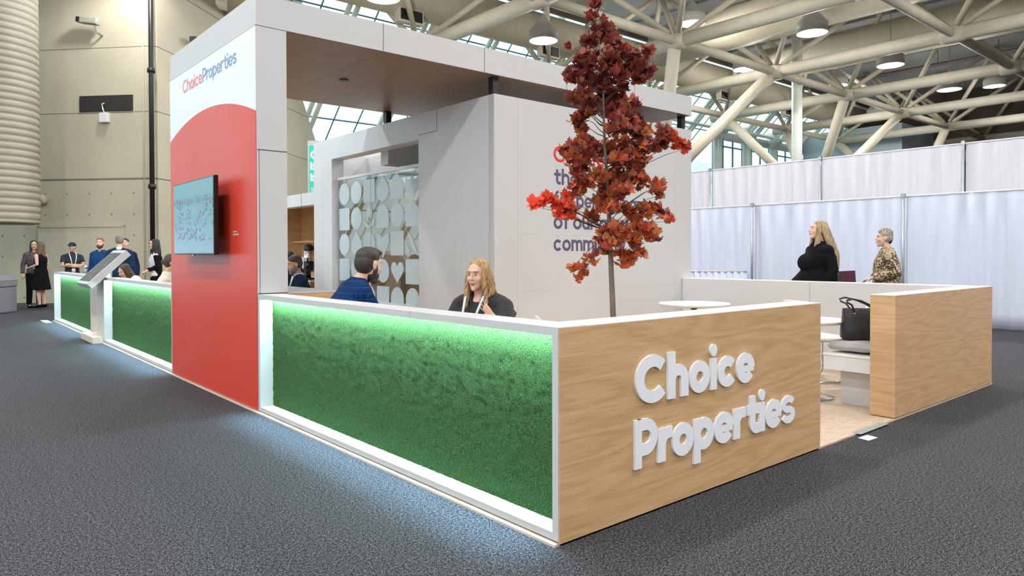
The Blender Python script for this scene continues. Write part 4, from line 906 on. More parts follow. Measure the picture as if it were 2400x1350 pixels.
# ------------------------------------------------------------------ maple tree
TREE = Vector((1.455, .945, 0)); DEP = 4.9
def pt(px, py, dd=0):   # tree-local position from the silhouette, dd = depth offset
    return _r*((px-1451)/1661*DEP) + _f*dd + Vector((0, 0, 1.36-(py-597)/1661*DEP))
t = thing('maple_tree', 'young maple with dark red autumn leaves before the slogan wall', 'tree', tuple(TREE))
tr = [(1451, 760), (1448, 690), (1445, 620), (1441, 520), (1440, 480), (1437, 430), (1433, 380), (1430, 330), (1428, 260), (1427, 200), (1422, 140), (1415, 80), (1407, 20)]
bm = BM(); P = [pt(1452, 1050) + Vector((0, 0, 0))] + [pt(*q) for q in tr]; P[0].z = .42
tube(bm, P, [.024] + [.021, .020, .018, .016, .0145, .0125, .011, .0095, .008, .0065, .005, .004, .0025], 10); obj('trunk', bm, 'bark', t, True)
CL = [(1408, 14, 14), (1400, 40, 14), (1435, 68, 20), (1450, 105, 28), (1400, 92, 24), (1425, 70, 20), (1472, 115, 24), (1492, 128, 20), (1345, 112, 8),
 (1345, 192, 8), (1372, 152, 22), (1400, 140, 24), (1440, 150, 28), (1360, 185, 20), (1390, 180, 26), (1420, 190, 28), (1455, 180, 26), (1385, 212, 18), (1350, 170, 12),
 (1500, 155, 26), (1525, 150, 20), (1515, 175, 20), (1535, 115, 14), (1480, 160, 22), (1540, 165, 12), (1480, 195, 14), (1440, 215, 22), (1462, 225, 26),
 (1355, 240, 16), (1380, 232, 20), (1405, 238, 20), (1390, 252, 16), (1455, 250, 28), (1480, 262, 24), (1398, 268, 12), (1365, 288, 14), (1380, 280, 12), (1375, 300, 12),
 (1470, 295, 30), (1500, 300, 26), (1510, 320, 24), (1445, 310, 22), (1385, 268, 8), (1560, 322, 18), (1590, 320, 14), (1575, 335, 14), (1605, 338, 14), (1622, 348, 12), (1545, 345, 18), (1530, 330, 20),
 (1340, 352, 18), (1365, 345, 18), (1395, 330, 18), (1355, 375, 20), (1385, 365, 22), (1410, 350, 20), (1440, 350, 24), (1475, 350, 28), (1505, 360, 26), (1380, 395, 18), (1365, 400, 12), (1500, 395, 22), (1525, 375, 18), (1450, 385, 20),
 (1360, 448, 16), (1385, 435, 20), (1410, 420, 20), (1435, 430, 22), (1375, 420, 14), (1460, 415, 24), (1490, 420, 24), (1515, 425, 20), (1540, 445, 16), (1558, 438, 14), (1560, 460, 10), (1345, 465, 12), (1440, 455, 22), (1465, 450, 20),
 (1262, 485, 10), (1275, 478, 10), (1292, 472, 12), (1312, 480, 14), (1330, 488, 14), (1350, 497, 12), (1322, 510, 10), (1345, 512, 10), (1425, 480, 22), (1445, 495, 18), (1395, 508, 10), (1408, 515, 10), (1445, 470, 20),
 (1480, 490, 12), (1520, 500, 18), (1500, 515, 14), (1540, 492, 10), (1560, 490, 12), (1572, 505, 12), (1580, 520, 8), (1490, 500, 14),
 (1425, 545, 14), (1418, 565, 12), (1440, 570, 18), (1455, 545, 16), (1470, 560, 22), (1495, 555, 22), (1520, 545, 18), (1545, 545, 10), (1553, 562, 8), (1500, 575, 16), (1535, 565, 10),
 (1432, 590, 12), (1465, 600, 14), (1475, 618, 14), (1490, 605, 12), (1508, 595, 12), (1395, 605, 8), (1402, 618, 7), (1410, 600, 7), (1358, 632, 9), (1375, 628, 9), (1385, 642, 9), (1375, 655, 8)]
OUT = [(0, 0), (.08, -.03), (.30, -.12), (.31, .03), (.50, .10), (.43, .20), (.53, .44), (.35, .42), (.25, .44), (.25, .67), (.13, .64), (0, .86)]
OUT = OUT + [(-x, y) for x, y in OUT[-2:0:-1]]
# triangulated fan around a centre, slightly folded and drooping
bm = BM(); lay = bm.loops.layers.float_color.new('tint'); rng = random.Random(11); seg_pts = []
PAL = [(.19, .040, .034), (.23, .045, .038), (.27, .05, .036), (.30, .06, .035), (.16, .035, .034), (.30, .08, .04), (.22, .06, .03), (.36, .05, .035)]
for px, py, rad in CL:
    dd0 = rng.uniform(-.16, .16) if rad > 14 else rng.uniform(-.08, .08)
    c = pt(px, py, dd0); seg_pts.append((c, rad, px, py))
    n = max(4, int(rad*rad*.060)+5)
    for k in range(n):
        q = Vector((rng.gauss(0, .5), rng.gauss(0, .5), rng.gauss(0, .5)))
        if q.length > 1.1: q.normalize()
        pos = c + q*rad/1661*DEP*.95
        s = rng.uniform(.048, .078)*(1 if rad > 9 else .85)
        yaw = rng.uniform(0, 2*PI); tilt = rng.uniform(R(95), R(165)); rl = rng.uniform(-.5, .5)
        Mx = Matrix.Translation(pos) @ Matrix.Rotation(yaw, 4, 'Z') @ Matrix.Rotation(tilt, 4, 'X') @ Matrix.Rotation(rl, 4, 'Y') @ Matrix.Scale(s, 4)
        lowf = min(1, max(0, (py-180)/330))
        col = Vector(rng.choice(PAL))
        if rng.random() < lowf*.75: col = col.lerp(Vector(rng.choice([(.52, .14, .045), (.56, .10, .04), (.38, .13, .04), (.46, .16, .05)])), .8)
        if px < 1350 and py > 460: col = col.lerp(Vector((.72, .08, .04)), .7)
        if px > 1580 and py > 300: col = col.lerp(Vector((.62, .08, .03)), .6)
        col = col*rng.uniform(.85, 1.4)*(.95+.3*lowf)
        fold = rng.uniform(.1, .45); curl = rng.uniform(-.25, .35)
        def bend(x, y): return Mx @ Vector((x, y, abs(x)*fold - y*y*curl))
        cv = bm.verts.new(bend(0, .25)); vs = [bm.verts.new(bend(x, y)) for x, y in OUT]
        for i in range(len(vs)):
            f = bm.faces.new((cv, vs[i], vs[(i+1) % len(vs)]))
            for lp in f.loops: lp[lay] = (col.x, col.y, col.z, 1)
me = bpy.data.meshes.new('foliage'); bm.to_mesh(me); bm.free(); me.materials.append(M['leaf']); fo = bpy.data.objects.new('foliage', me); COL.objects.link(fo); fo.parent = t; fo['kind'] = 'stuff'
# branches from the trunk to each cluster
bm = BM()
def trunk_at(z):
    for a, b in zip(P, P[1:]):
        if a.z <= z <= b.z: return a.lerp(b, (z-a.z)/(b.z-a.z))
    return P[-1]
TWIG = mat('twig', (.07, .04, .035), .8, noise_s=20); nb = 0; bm.free()
for c, rad, px, py in sorted(seg_pts, key=lambda q: -abs(q[2]-1435)):
    t0 = trunk_at(c.z); dist = (c.xy-t0.xy).length
    if dist < .05 and rad > 20: continue
    a = trunk_at(max(1.52, c.z-.04-dist*rng.uniform(.25, .55)))
    mid = a.lerp(c, .5) + Vector((rng.uniform(-.015, .015), rng.uniform(-.015, .015), rng.uniform(-.01, .03)))
    nb += 1
    if nb > 92: break
    bm = BM(); tube(bm, [a, a.lerp(mid, .5)+Vector((0, 0, -.008)), mid, mid.lerp(c, .5)+Vector((0, 0, .01)), c], [.0040, .0032, .0025, .0019, .0010], 6); obj('branch', bm, TWIG, t, True)
t = thing('tree_planter', 'low white planter holding the maple, hidden behind the oak sign wall', 'planter', (TREE.x, TREE.y, .012))
bm = BM(); lathe(bm, [(0, 0), (.17, 0), (.21, .40), (.19, .40), (.185, .37)], (0, 0), 36); obj('pot', bm, 'plant_pot', t, True)
bm = BM(); lathe(bm, [(0, .385), (.188, .372)], (0, 0), 24); obj('soil', bm, 'soil', t)

# ------------------------------------------------------------------ people
def skin(name, c): return mat(name, c, .55, noise_s=14, noise_a=.07, bump=.05, bump_s=120)
SK = {'fair': skin('skin_fair', (.74, .47, .36)), 'tan': skin('skin_tan', (.60, .36, .24)), 'brown': skin('skin_brown', (.30, .15, .09))}
def hairm(name, c, c2=None):
    m = mat(name, c, .5, noise_s=60, noise_a=.5, bump=.6, bump_s=90, stretch=(1, 1, .15)); return m
HR = {'dark': hairm('hair_dark', (.034, .025, .020)), 'black': hairm('hair_black', (.010, .009, .011)), 'brown': hairm('hair_brown', (.06, .035, .022)), 'blonde': hairm('hair_blonde', (.42, .27, .12)),
      'ash': hairm('hair_ash', (.36, .26, .15)), 'grey': hairm('hair_grey', (.20, .18, .17)), 'ginger': hairm('hair_ginger', (.22, .09, .04)), 'silver': hairm('hair_silver', (.34, .29, .24)), 'ombre': hairm('hair_ombre', (.13, .08, .04))}
EYEW = mat('eye_white', (.75, .72, .70), .3, noise_s=5); IRIS = mat('iris', (.03, .025, .02), .2, noise_s=5); LIP = mat('lip', (.42, .15, .13), .45, noise_s=20)
def cloth(name, c, a=.1, s=140): return mat(name, c, .95, noise_s=s, noise_a=a, bump=.25, bump_s=200, spec=.12)
BLK = cloth('black_cloth', (.007, .007, .009), .2); NAVY = cloth('navy_cloth', (.012, .022, .05), .2); WHT = cloth('white_shirt', (.72, .74, .78), .03); CREAM = cloth('cream_blouse', (.72, .66, .56), .06)
def plaid():
    m = bpy.data.materials.new('blue_check'); m.use_nodes = True; N = m.node_tree.nodes; L = m.node_tree.links; p = N['Principled BSDF']; p.inputs['Roughness'].default_value = .95; p.inputs['Specular IOR Level'].default_value = .1
    t = N.new('ShaderNodeTexCoord'); s = N.new('ShaderNodeSeparateXYZ'); L.new(t.outputs['Object'], s.inputs[0])
    def ln(o): return math_node(N, L, 'LESS_THAN', math_node(N, L, 'PINGPONG', o, .022), .0016)
    ad = math_node(N, L, 'MAXIMUM', ln(s.outputs['Z']), ln(math_node(N, L, 'ADD', s.outputs['X'], math_node(N, L, 'MULTIPLY', s.outputs['Y'], .6))))
    mx = N.new('ShaderNodeMix'); mx.data_type = 'RGBA'; L.new(math_node(N, L, 'MULTIPLY', ad, .4), mx.inputs['Factor'])
    n = N.new('ShaderNodeTexNoise'); n.inputs['Scale'].default_value = 200; c = N.new('ShaderNodeValToRGB'); c.color_ramp.elements[0].color = (.003, .014, .060, 1); c.color_ramp.elements[1].color = (.006, .034, .12, 1); L.new(t.outputs['Object'], n.inputs['Vector']); L.new(n.outputs['Fac'], c.inputs['Fac'])
    L.new(c.outputs['Color'], mx.inputs['A']); mx.inputs['B'].default_value = (.05, .13, .28, 1); L.new(mx.outputs['Result'], p.inputs['Base Color']); return m
PLAID = plaid()
def stripes():
    m = bpy.data.materials.new('ribbed_black_knit'); m.use_nodes = True; N = m.node_tree.nodes; L = m.node_tree.links; p = N['Principled BSDF']; p.inputs['Roughness'].default_value = .7
    t = N.new('ShaderNodeTexCoord'); s = N.new('ShaderNodeSeparateXYZ'); L.new(t.outputs['Object'], s.inputs[0])
    side = math_node(N, L, 'GREATER_THAN', math_node(N, L, 'ABSOLUTE', s.outputs['X']), .175)
    a = math_node(N, L, 'MULTIPLY', math_node(N, L, 'LESS_THAN', math_node(N, L, 'PINGPONG', s.outputs['Z'], .0075), .0022), side)
    mx = N.new('ShaderNodeMix'); mx.data_type = 'RGBA'; L.new(a, mx.inputs['Factor']); mx.inputs['A'].default_value = (.010, .010, .011, 1); mx.inputs['B'].default_value = (.055, .045, .04, 1); L.new(mx.outputs['Result'], p.inputs['Base Color']); return m
KNIT = stripes()
def rem(o, v, sm=4):
    r = o.modifiers.new('remesh', 'REMESH'); r.mode = 'VOXEL'; r.voxel_size = v; r.use_smooth_shade = True
    s = o.modifiers.new('smooth', 'SMOOTH'); s.factor = .5; s.iterations = sm
    return o
def V3(*a): return Vector(a)
def hand(bm, wr, d, n, s=1.0, curl=.35, spread=.1, side=1):
    """wrist point, pointing direction, palm normal (palm faces n); side=+1 puts the thumb on d x n"""
    d = Vector(d).normalized(); n = Vector(n); n = (n-d*n.dot(d)).normalized(); l = d.cross(n)*side
    tube(bm, [wr-d*.01, wr+d*.02*s, wr+d*.05*s, wr+d*.085*s], [(.026*s, .018*s), (.034*s, .016*s), (.041*s, .015*s), (.038*s, .012*s)], 12, uref=l)
    for k, (off, ln, r) in enumerate(((.030, .070, .0085), (.010, .078, .009), (-.010, .073, .0085), (-.029, .058, .0075))):
        b = wr+d*.078*s+l*off*s; dd = (d+l*spread*(off/.03)).normalized(); pts = [b]; a = 0; p = b
        for q in (.45, .32, .23):
            a += curl*(.9+.15*k); v = dd*math.cos(a)+n*math.sin(a); p = p+v*ln*q*s; pts.append(p)
        tube(bm, pts, [r*s, r*s*.95, r*s*.85, r*s*.6], 8)
    b = wr+d*.022*s+l*.028*s; v1 = (d*.55+l*.8+n*.25).normalized(); v2 = (d*.85+l*.35+n*.3).normalized()
    tube(bm, [b, b+v1*.030*s, b+v1*.030*s+v2*.028*s, b+v1*.030*s+v2*.050*s], [.013*s, .011*s, .0095*s, .006*s], 8)
def head(bm, T, s=1.0, jaw=1.0, nose=1.0):
    def e(c, r, sg=20, rg=14): 
        m = T @ Matrix.Translation(Vector(c)*s) @ Matrix.Diagonal((r[0]*s, r[1]*s, r[2]*s, 1)); bmesh.ops.create_uvsphere(bm, u_segments=sg, v_segments=rg, radius=1, matrix=m)
    def tb(p, r): tube(bm, [T @ (Vector(q)*s) for q in p], [x*s for x in r], 10)
    e((0, -.008, .035), (.074, .094, .086)); e((0, .022, -.02), (.064*jaw, .068, .085)); e((0, .045, -.075), (.042*jaw, .042, .036)); e((0, .075, -.098), (.023*jaw, .02, .017))
    e((0, .083, .042), (.052, .016, .012)); e((.036, .062, -.02), (.026, .024, .026)); e((-.036, .062, -.02), (.026, .024, .026))
    tb([(0, .086, .026), (0, .100, .005), (0, .114*nose, -.018), (0, .108, -.026)], [.007, .009, .0125, .010]); e((.0115, .099, -.022), (.008, .009, .007)); e((-.0115, .099, -.022), (.008, .009, .007))
    e((0, .088, -.052), (.024, .012, .013)); 
    for sx in (-1, 1): e((sx*.0745, -.005, -.002), (.008, .018, .030)); e((sx*.077, -.012, .012), (.008, .014, .016))
def face(par, T, s=1.0, sm=True, brow='dark'):
    for sx in (-1, 1):
        bm = BM(); m = T @ Matrix.Translation(Vector((sx*.030, .079, .016))*s) @ Matrix.Diagonal((.0125*s, .009*s, .0050*s, 1)); bmesh.ops.create_uvsphere(bm, u_segments=12, v_segments=8, radius=1, matrix=m); o = obj('eye', bm, EYEW, par, True)
        bm = BM(); m = T @ Matrix.Translation(Vector((sx*.030, .0855, .016))*s) @ Matrix.Diagonal((.0068*s, .0038*s, .0049*s, 1)); bmesh.ops.create_uvsphere(bm, u_segments=10, v_segments=8, radius=1, matrix=m); obj('iris', bm, IRIS, o, True)
        bm = BM(); tube(bm, [T @ (Vector(q)*s) for q in ((sx*.014, .0945, .036), (sx*.030, .0940, .039), (sx*.047, .083, .033))], [.0014*s, .0022*s, .0010*s], 6); obj('eyebrow', bm, HR[brow], par, True)
    bm = BM(); tube(bm, [T @ (Vector(q)*s) for q in ((-.023, .0885, -.054), (-.010, .0985, -.051), (0, .099, -.0525), (.010, .0985, -.051), (.023, .0885, -.054))], [.001*s, .0042*s, .0045*s, .0042*s, .001*s], 8)
    tube(bm, [T @ (Vector(q)*s) for q in ((-.019, .089, -.057), (0, .0975, -.0615), (.019, .089, -.057))], [.001*s, .0048*s, .001*s], 8); obj('mouth', bm, LIP, par, True)
def hair_cap(bm, T, s=1.0, big=1.0, front=.0, side=0):
    def e(c, r): m = T @ Matrix.Translation(Vector(c)*s) @ Matrix.Diagonal((r[0]*s*big, r[1]*s*big, r[2]*s*big, 1)); bmesh.ops.create_uvsphere(bm, u_segments=24, v_segments=16, radius=1, matrix=m)
    e((0, -.016+front, .058), (.079, .092, .072)); e((0, -.036, .015), (.0775, .073, .085))
    if side: e((.0, -.02, .02), (.0815, .055, .055))
def strands(bm, T, s, n, z0, z1, wave=.01, rad=.011, back=True, front=True, flare=.02, seed=1, freq=22, push=0):
    rg = random.Random(seed)
    for k in range(n):
        a = R(rg.uniform(20, 340)); # angle from the face direction (+Y), hair all round except the face
        cx, cy = math.sin(a), math.cos(a)
        if not front and cy > .25: continue
        if cy > .45: a = R(48)*(1 if cx > 0 else -1); cx, cy = math.sin(a), math.cos(a)
        L_ = z1+rg.uniform(-.035, .03); pts = []; rr = []; ph = rg.uniform(0, 6)
        for i in range(11):
            q = i/10; z = z0+(L_-z0)*q; bul = 1+flare*8*q
            x = cx*(.068+.012*min(1, q*3))*bul + wave*math.sin(ph+freq*(z0-z))*min(1, q*2.5); y = (cy*.074-.02)*bul - .0*q + wave*math.cos(ph+freq*(z0-z))*min(1, q*2.5) - (push*min(1, q*1.6) if cy < .35 else 0)
            pts.append(T @ (Vector((x, y, z))*s)); rr.append(rad*s*(1-.5*q*q)*rg.uniform(.9, 1.1))
        rr[-1] *= .3; tube(bm, pts, rr, 8)
def headT(c, yaw=0, tilt=0, roll=0): return Matrix.Translation(c) @ Matrix.Rotation(yaw, 4, 'Z') @ Matrix.Rotation(tilt, 4, 'X') @ Matrix.Rotation(roll, 4, 'Y')
def torso(bm, pel, chest, neck, k=1.0, sh=.19, g=0.0, fem=False, belly=0):
    """stack of ellipses from pelvis to neck; g grows it for clothing"""
    pel, chest, neck = Vector(pel), Vector(chest), Vector(neck); up_ = (chest-pel)
    pts = [pel-up_.normalized()*.06, pel, pel.lerp(chest, .33), pel.lerp(chest, .62), chest.lerp(pel, .12), chest, chest.lerp(neck, .45), chest.lerp(neck, .8)]
    w_ = [.13, .165, .145 if not fem else .125, .155, sh*.90, sh*.97, sh*.80, .080]; d_ = [.09, .115+belly*.5, .105+belly, .115+belly*.5, .125, .115, .085, .062]
    tube(bm, pts, [(a*k+g, b*k+g) for a, b in zip(w_, d_)], 24, uref=(1, 0, 0))
def limb(bm, pts, rad, g=0.0): tube(bm, pts, [r+g for r in rad], 14)
def person(label, loc, rz, J, vox=.011, s=1.0):
    """J: pose + outfit in local metres, facing +Y"""
    t = thing('person', label, 'person', loc, rz); t.scale = (s, s, s)
    pel, chest, neck, hd = V3(*J['pel']), V3(*J['chest']), V3(*J['neck']), V3(*J['head']); T = headT(hd, R(J.get('yaw', 0)), R(J.get('tilt', 0)), R(J.get('roll', 0)))
    k = J.get('k', 1.0); sh = J.get('sh', .19); fem = J.get('fem', False); belly = J.get('belly', 0)
    bm = BM(); torso(bm, pel, chest, neck, k*.93, sh*.95, 0, fem, belly*.8)
    for key in 'LR': q = V3(*J['arm'+key][0]); ell(bm, q, (.05*k, .05*k, .05*k))
    tube(bm, [neck-(chest-pel).normalized()*.05, neck, hd+Vector((0, -.012, -.04))], [.062*k if k < 1.1 else .068, .054, .05], 16)
    head(bm, T, J.get('hs', 1.0), J.get('jaw', 1.0))
    for key, sx in (('L', 1), ('R', -1)):
        S, E_, W = [V3(*q) for q in J['arm'+key]]; limb(bm, [S, S.lerp(E_, .5), E_, E_.lerp(W, .35), W], [.047*k, .042*k, .036*k, .036*k, .025])
        hd_, hn = J.get('hand'+key, ((W-E_)[:], (0, 0, -1))); hand(bm, W, hd_, hn, 1.0, J.get('curl'+key, .3), J.get('spread'+key, .12), J.get('thumb'+key, 1))
        Hp, Kn, An = [V3(*q) for q in J['leg'+key]]; limb(bm, [Hp, Hp.lerp(Kn, .4), Kn, Kn.lerp(An, .3), An], [.085*k, .075*k, .052*k, .052*k, .036])
        toe = V3(*J.get('toe'+key, (An.x, An.y+.17, An.z-.06))); tube(bm, [An+Vector((0, -.03, -.03)), An.lerp(toe, .5)+Vector((0, 0, -.015)), toe], [.034, .036, .024], 10)
    b = rem(obj('body', bm, SK[J.get('skin', 'fair')], t, True), vox if vox < .009 else vox*.8, 3); 
    if J.get('face', True): face(t, T, J.get('hs', 1.0), brow=J.get('brow', 'dark'))
    for name, kind, m, prm in J['wear']:
        bm = BM(); g = prm.get('g', .012); parts = prm.get('p', '')
        if 'T' in parts: torso(bm, pel, chest, neck if not prm.get('short') else chest.lerp(neck, .84), k, sh, g, fem, belly)
        if 'N' in parts: tube(bm, [chest.lerp(neck, .75), neck+Vector((0, -.004, .022))], [(.100, .085), (.068, .066)], 16, uref=(1, 0, 0))
        for key in 'LR':
            if key.lower() in parts or 'A' in parts:
                S, E_, W = [V3(*q) for q in J['arm'+key]]; c = prm.get('cut', 1.0); up2 = neck.lerp(chest, .42); tube(bm, [Vector((S.x*.15, up2.y, up2.z)), Vector((S.x*.6, S.y*.6+up2.y*.4, S.z*.62+up2.z*.38)), S], [.070*k+g, .064*k+g, .052*k+g], 14); ell(bm, S+Vector((0, 0, -.005)), (.052*k+g, .052*k+g, .050*k+g))
                if c >= 1: limb(bm, [S.lerp(E_, .05), S.lerp(E_, .5), E_, E_.lerp(W, .5), E_.lerp(W, .93)], [.052*k, .050*k, .046*k, .042*k, .036], g*.8)
                else: limb(bm, [S, S.lerp(E_, .5), S.lerp(E_, c)], [.054*k, .052*k, .052*k], g)
            if 'G' in parts:
                Hp, Kn, An = [V3(*q) for q in J['leg'+key]]; limb(bm, [Hp, Hp.lerp(Kn, .4), Kn, Kn.lerp(An, .5), An+Vector((0, 0, .01))], [.092*k, .083*k, .066, .062, .056], g*.6)
        if 'K' in parts:   # skirt: flared stack of rings
            z1 = prm['hem']; w0 = prm.get('flare', 1.35); n = 28; rings = []
            for q in range(7):
                z = pel.z+.10+(z1-pel.z-.10)*q/6; f = 1+(w0-1)*q/6; ring = []
                for i in range(n):
                    a = 2*PI*i/n; wv = 1+.05*math.sin(a*6)*q/6; ring.append(bm.verts.new((pel.x+math.cos(a)*(.155*k+g)*f*wv, pel.y+math.sin(a)*(.125*k+g)*f*wv, z+prm.get('dip', 0)*q/6*math.sin(a+PI/2))))
                rings.append(ring)
            for r0, r1 in zip(rings, rings[1:]):
                for i in range(n): bm.faces.new((r0[i], r0[(i+1) % n], r1[(i+1) % n], r1[i]))
            bm.faces.new(rings[0]); bm.faces.new(rings[-1][::-1])
        if kind == 'extra': prm['f'](bm, T, J)
        o = obj(name, bm, m, t, True)
        if kind in ('soft', 'hair') or (kind == 'extra' and prm.get('rem')): rem(o, prm.get('v', vox), prm.get('sm', 3))
    return t
def hair_short(big=1.0, front=0, side=1): return lambda bm, T, J: hair_cap(bm, T, J.get('hs', 1.0), big, front, side)
def hair_long(n, z1, wave=.006, flare=.03, seed=1, big=1.03, rad=.014, freq=18, push=0):
    def f(bm, T, J): hair_cap(bm, T, J.get('hs', 1.0), big, -.010, 0); strands(bm, T, J.get('hs', 1.0), n, .08, z1, wave, rad, True, True, flare, seed, freq, push)
    return f
def beard(bm, T, J):
    T = T @ Matrix.Scale(J.get('hs', 1.0), 4)
    for c, r in (((0, .030, -.066), (.0645, .064, .050)), ((0, .072, -.098), (.029, .027, .026)), ((.060, .018, -.03), (.012, .022, .048)), ((-.060, .018, -.03), (.012, .022, .048)), ((0, .097, -.037), (.024, .009, .006))):
        m = T @ Matrix.Translation(Vector(c)) @ Matrix.Diagonal((*r, 1)); bmesh.ops.create_uvsphere(bm, u_segments=16, v_segments=10, radius=1, matrix=m)
def lanyard(bm, T, J, z=-.34):
    n = V3(*J['neck']); c = V3(*J['chest']); yf = c.y + .115*J.get('k', 1)+.03+J.get('belly', 0)*.5
    for sx in (-1, 1): tube(bm, [(n.x+sx*.066, n.y+.01, n.z+.03), (n.x+sx*.078, n.y+.105, n.z-.03), (n.x+sx*.062, yf+.012, n.z-.14), (n.x+sx*.012, yf+.012, n.z+z)], [(.011, .002)]*4, 8, uref=(1, 0, 0))
    box(bm, n.x-.04, n.x+.04, yf+.008, yf+.013, n.z+z-.10, n.z+z)
STAND = dict(pel=(0, 0, .93), chest=(0, 0, 1.30), neck=(0, -.01, 1.475), head=(0, .02, 1.625), armL=((.172, 0, 1.375), (.235, -.03, 1.11), (.25, .06, .88)), armR=((-.172, 0, 1.375), (-.235, -.03, 1.11), (-.25, .06, .88)),
             legL=((.095, 0, .90), (.10, .02, .49), (.11, -.02, .09)), legR=((-.095, 0, .90), (-.10, .02, .49), (-.11, -.02, .09)))
def J_(base, **kw): d = dict(base); d.update(kw); return d
def shoe_parts(J): 
    def f(bm, T, JJ):
        for key in 'LR':
            An = V3(*JJ['leg'+key][2]); toe = V3(*JJ.get('toe'+key, (An.x, An.y+.17, An.z-.06)))
            tube(bm, [An+Vector((0, -.055, -.045)), An+Vector((0, 0, -.03)), An.lerp(toe, .6)+Vector((0, .0, -.02)), toe+Vector((0, .03, -.005))], [(.036, .04), (.042, .05), (.046, .034), (.03, .024)], 12, uref=(1, 0, 0))
    return f
SHOES = ('shoes', 'extra', BLK, dict(f=shoe_parts(None)))
# face yaw helper: rotation about z so that local +Y points along a heading given in the plan
def heading(dx, dy): return math.atan2(-dx, dy)

# seated, general
SIT = dict(pel=(0, -.02, .52), chest=(0, .01, .90), neck=(0, .03, 1.075), head=(0, .075, 1.215), armL=((.172, .01, .975), (.235, .10, .75), (.14, .36, .77)), armR=((-.172, .01, .975), (-.235, .10, .75), (-.14, .36, .77)),
           legL=((.095, .02, .54), (.12, .44, .53), (.12, .46, .09)), legR=((-.095, .02, .54), (-.12, .44, .53), (-.12, .46, .09)))
# --- man in blue checked blazer
hm = heading(.95, -.18)
def collar(bm, T, J):
    n = V3(*J['neck']); tube(bm, [n+Vector((0, -.012, -.045)), n+Vector((0, -.002, .02))], [(.078, .078), (.062, .064)], 20, uref=(1, 0, 0)); tube(bm, [n+Vector((.02, .07, -.02)), n+Vector((.01, .11, -.16))], [(.03, .01), (.012, .01)], 8); tube(bm, [n+Vector((-.02, .07, -.02)), n+Vector((-.01, .11, -.16))], [(.03, .01), (.012, .01)], 8)
def quiff(bm, T, J):
    hair_cap(bm, T, 1.12, 1.0, 0, 0); T = T @ Matrix.Scale(1.12, 4)
    for c, r in (((0, .045, .100), (.060, .052, .026)), ((0, .078, .098), (.040, .018, .018)), ((0, .0, .108), (.06, .07, .026))):
        m = T @ Matrix.Translation(Vector(c)) @ Matrix.Diagonal((*r, 1)); bmesh.ops.create_uvsphere(bm, u_segments=18, v_segments=12, radius=1, matrix=m)
J = J_(SIT, k=1.2, sh=.228, pel=(0, -.10, .55), chest=(0, -.08, .97), neck=(0, -.02, 1.145), head=(0, .055, 1.262), tilt=-10, yaw=24, hs=1.12, jaw=1.05,
       armL=((.21, -.06, 1.04), (.27, .06, .80), (.12, .30, .78)), armR=((-.21, -.06, 1.04), (-.27, .06, .80), (-.12, .30, .78)),
       wear=[('blazer', 'soft', PLAID, dict(p='TAN', g=.020)), ('trousers', 'soft', NAVY, dict(p='G', g=.012)), ('shirt_collar', 'soft', cloth('lilac_shirt', (.55, .52, .72), .04), dict(p='', g=0, v=.007, sm=1)),
             ('hair', 'hair', HR['dark'], dict(v=.006, sm=2)), ('beard', 'hair', HR['dark'], dict(v=.006, sm=2)), SHOES])
J['wear'][2] = ('shirt_collar', 'extra', J['wear'][2][2], dict(f=collar)); J['wear'][3] = ('hair', 'extra', HR['dark'], dict(f=quiff, rem=1, v=.006)); J['wear'][4] = ('beard', 'extra', HR['dark'], dict(f=beard, rem=1, v=.006))
person('bearded man in a blue checked blazer seated with his back turned, inside the turf counter', (.43, 2.66, .012), hm, J, .008, 1.0)
# --- blonde woman in black knit
hw = heading(-.93, -.37)
TH = -1
def inv(h, v): return (Matrix.Rotation(-h, 3, 'Z') @ v)[:]
def necklace(bm, T, J): lanyard(bm, T, J, -.36)
def vneck(bm, T, J):
    n = V3(*J['neck']); c = V3(*J['chest']); yf = c.y+.165
    v = [bm.verts.new(q) for q in ((-.058, n.y+.085, n.z+.005), (.058, n.y+.085, n.z+.005), (.072, yf-.005, n.z-.075), (0, yf+.030, n.z-.235), (-.072, yf-.005, n.z-.075), (0, yf+.012, n.z-.09))]
    bm.faces.new((v[0], v[1], v[5])); bm.faces.new((v[1], v[2], v[5])); bm.faces.new((v[2], v[3], v[5])); bm.faces.new((v[3], v[4], v[5])); bm.faces.new((v[4], v[0], v[5]))
    bmesh.ops.solidify(bm, geom=bm.faces[:], thickness=.012)
J = J_(SIT, k=1.22, sh=.235, fem=False, belly=.03, pel=(0, -.06, .52), chest=(0, -.03, .89), neck=(0, .0, 1.045), head=(0, .045, 1.185), tilt=-5, yaw=2, jaw=.98, hs=1.0, brow='brown',
       armR=((-.195, -.02, .945), (-.32, .13, .72), (-.25, .27, .90)), armL=((.195, -.02, .945), (.27, .08, .72), (.22, .34, .80)), handR=(inv(hw, -_r*.55+_z*.70-_f*.35), inv(hw, -_f*.8+_z*.8+_r*.3)), curlR=.18, spreadR=.45, thumbR=TH, handL=((-.4, .9, -.05), (0, 0, -1)),
       wear=[('knit_top', 'soft', KNIT, dict(p='TA', g=.014, short=1)), ('skirt', 'soft', BLK, dict(p='G', g=.02)), ('neckline', 'extra', SK['fair'], dict(f=vneck, rem=1, v=.006, sm=6)), ('lanyard', 'extra', WHT, dict(f=necklace)), ('hair', 'extra', HR['blonde'], dict(f=hair_long(170, -.25, .017, .065, 4, 1.05, .0105, 34))), SHOES])
person('blonde woman in a black knit top seated facing the man, one open hand raised', (1.12, 2.02, .012), hw, J, .008)
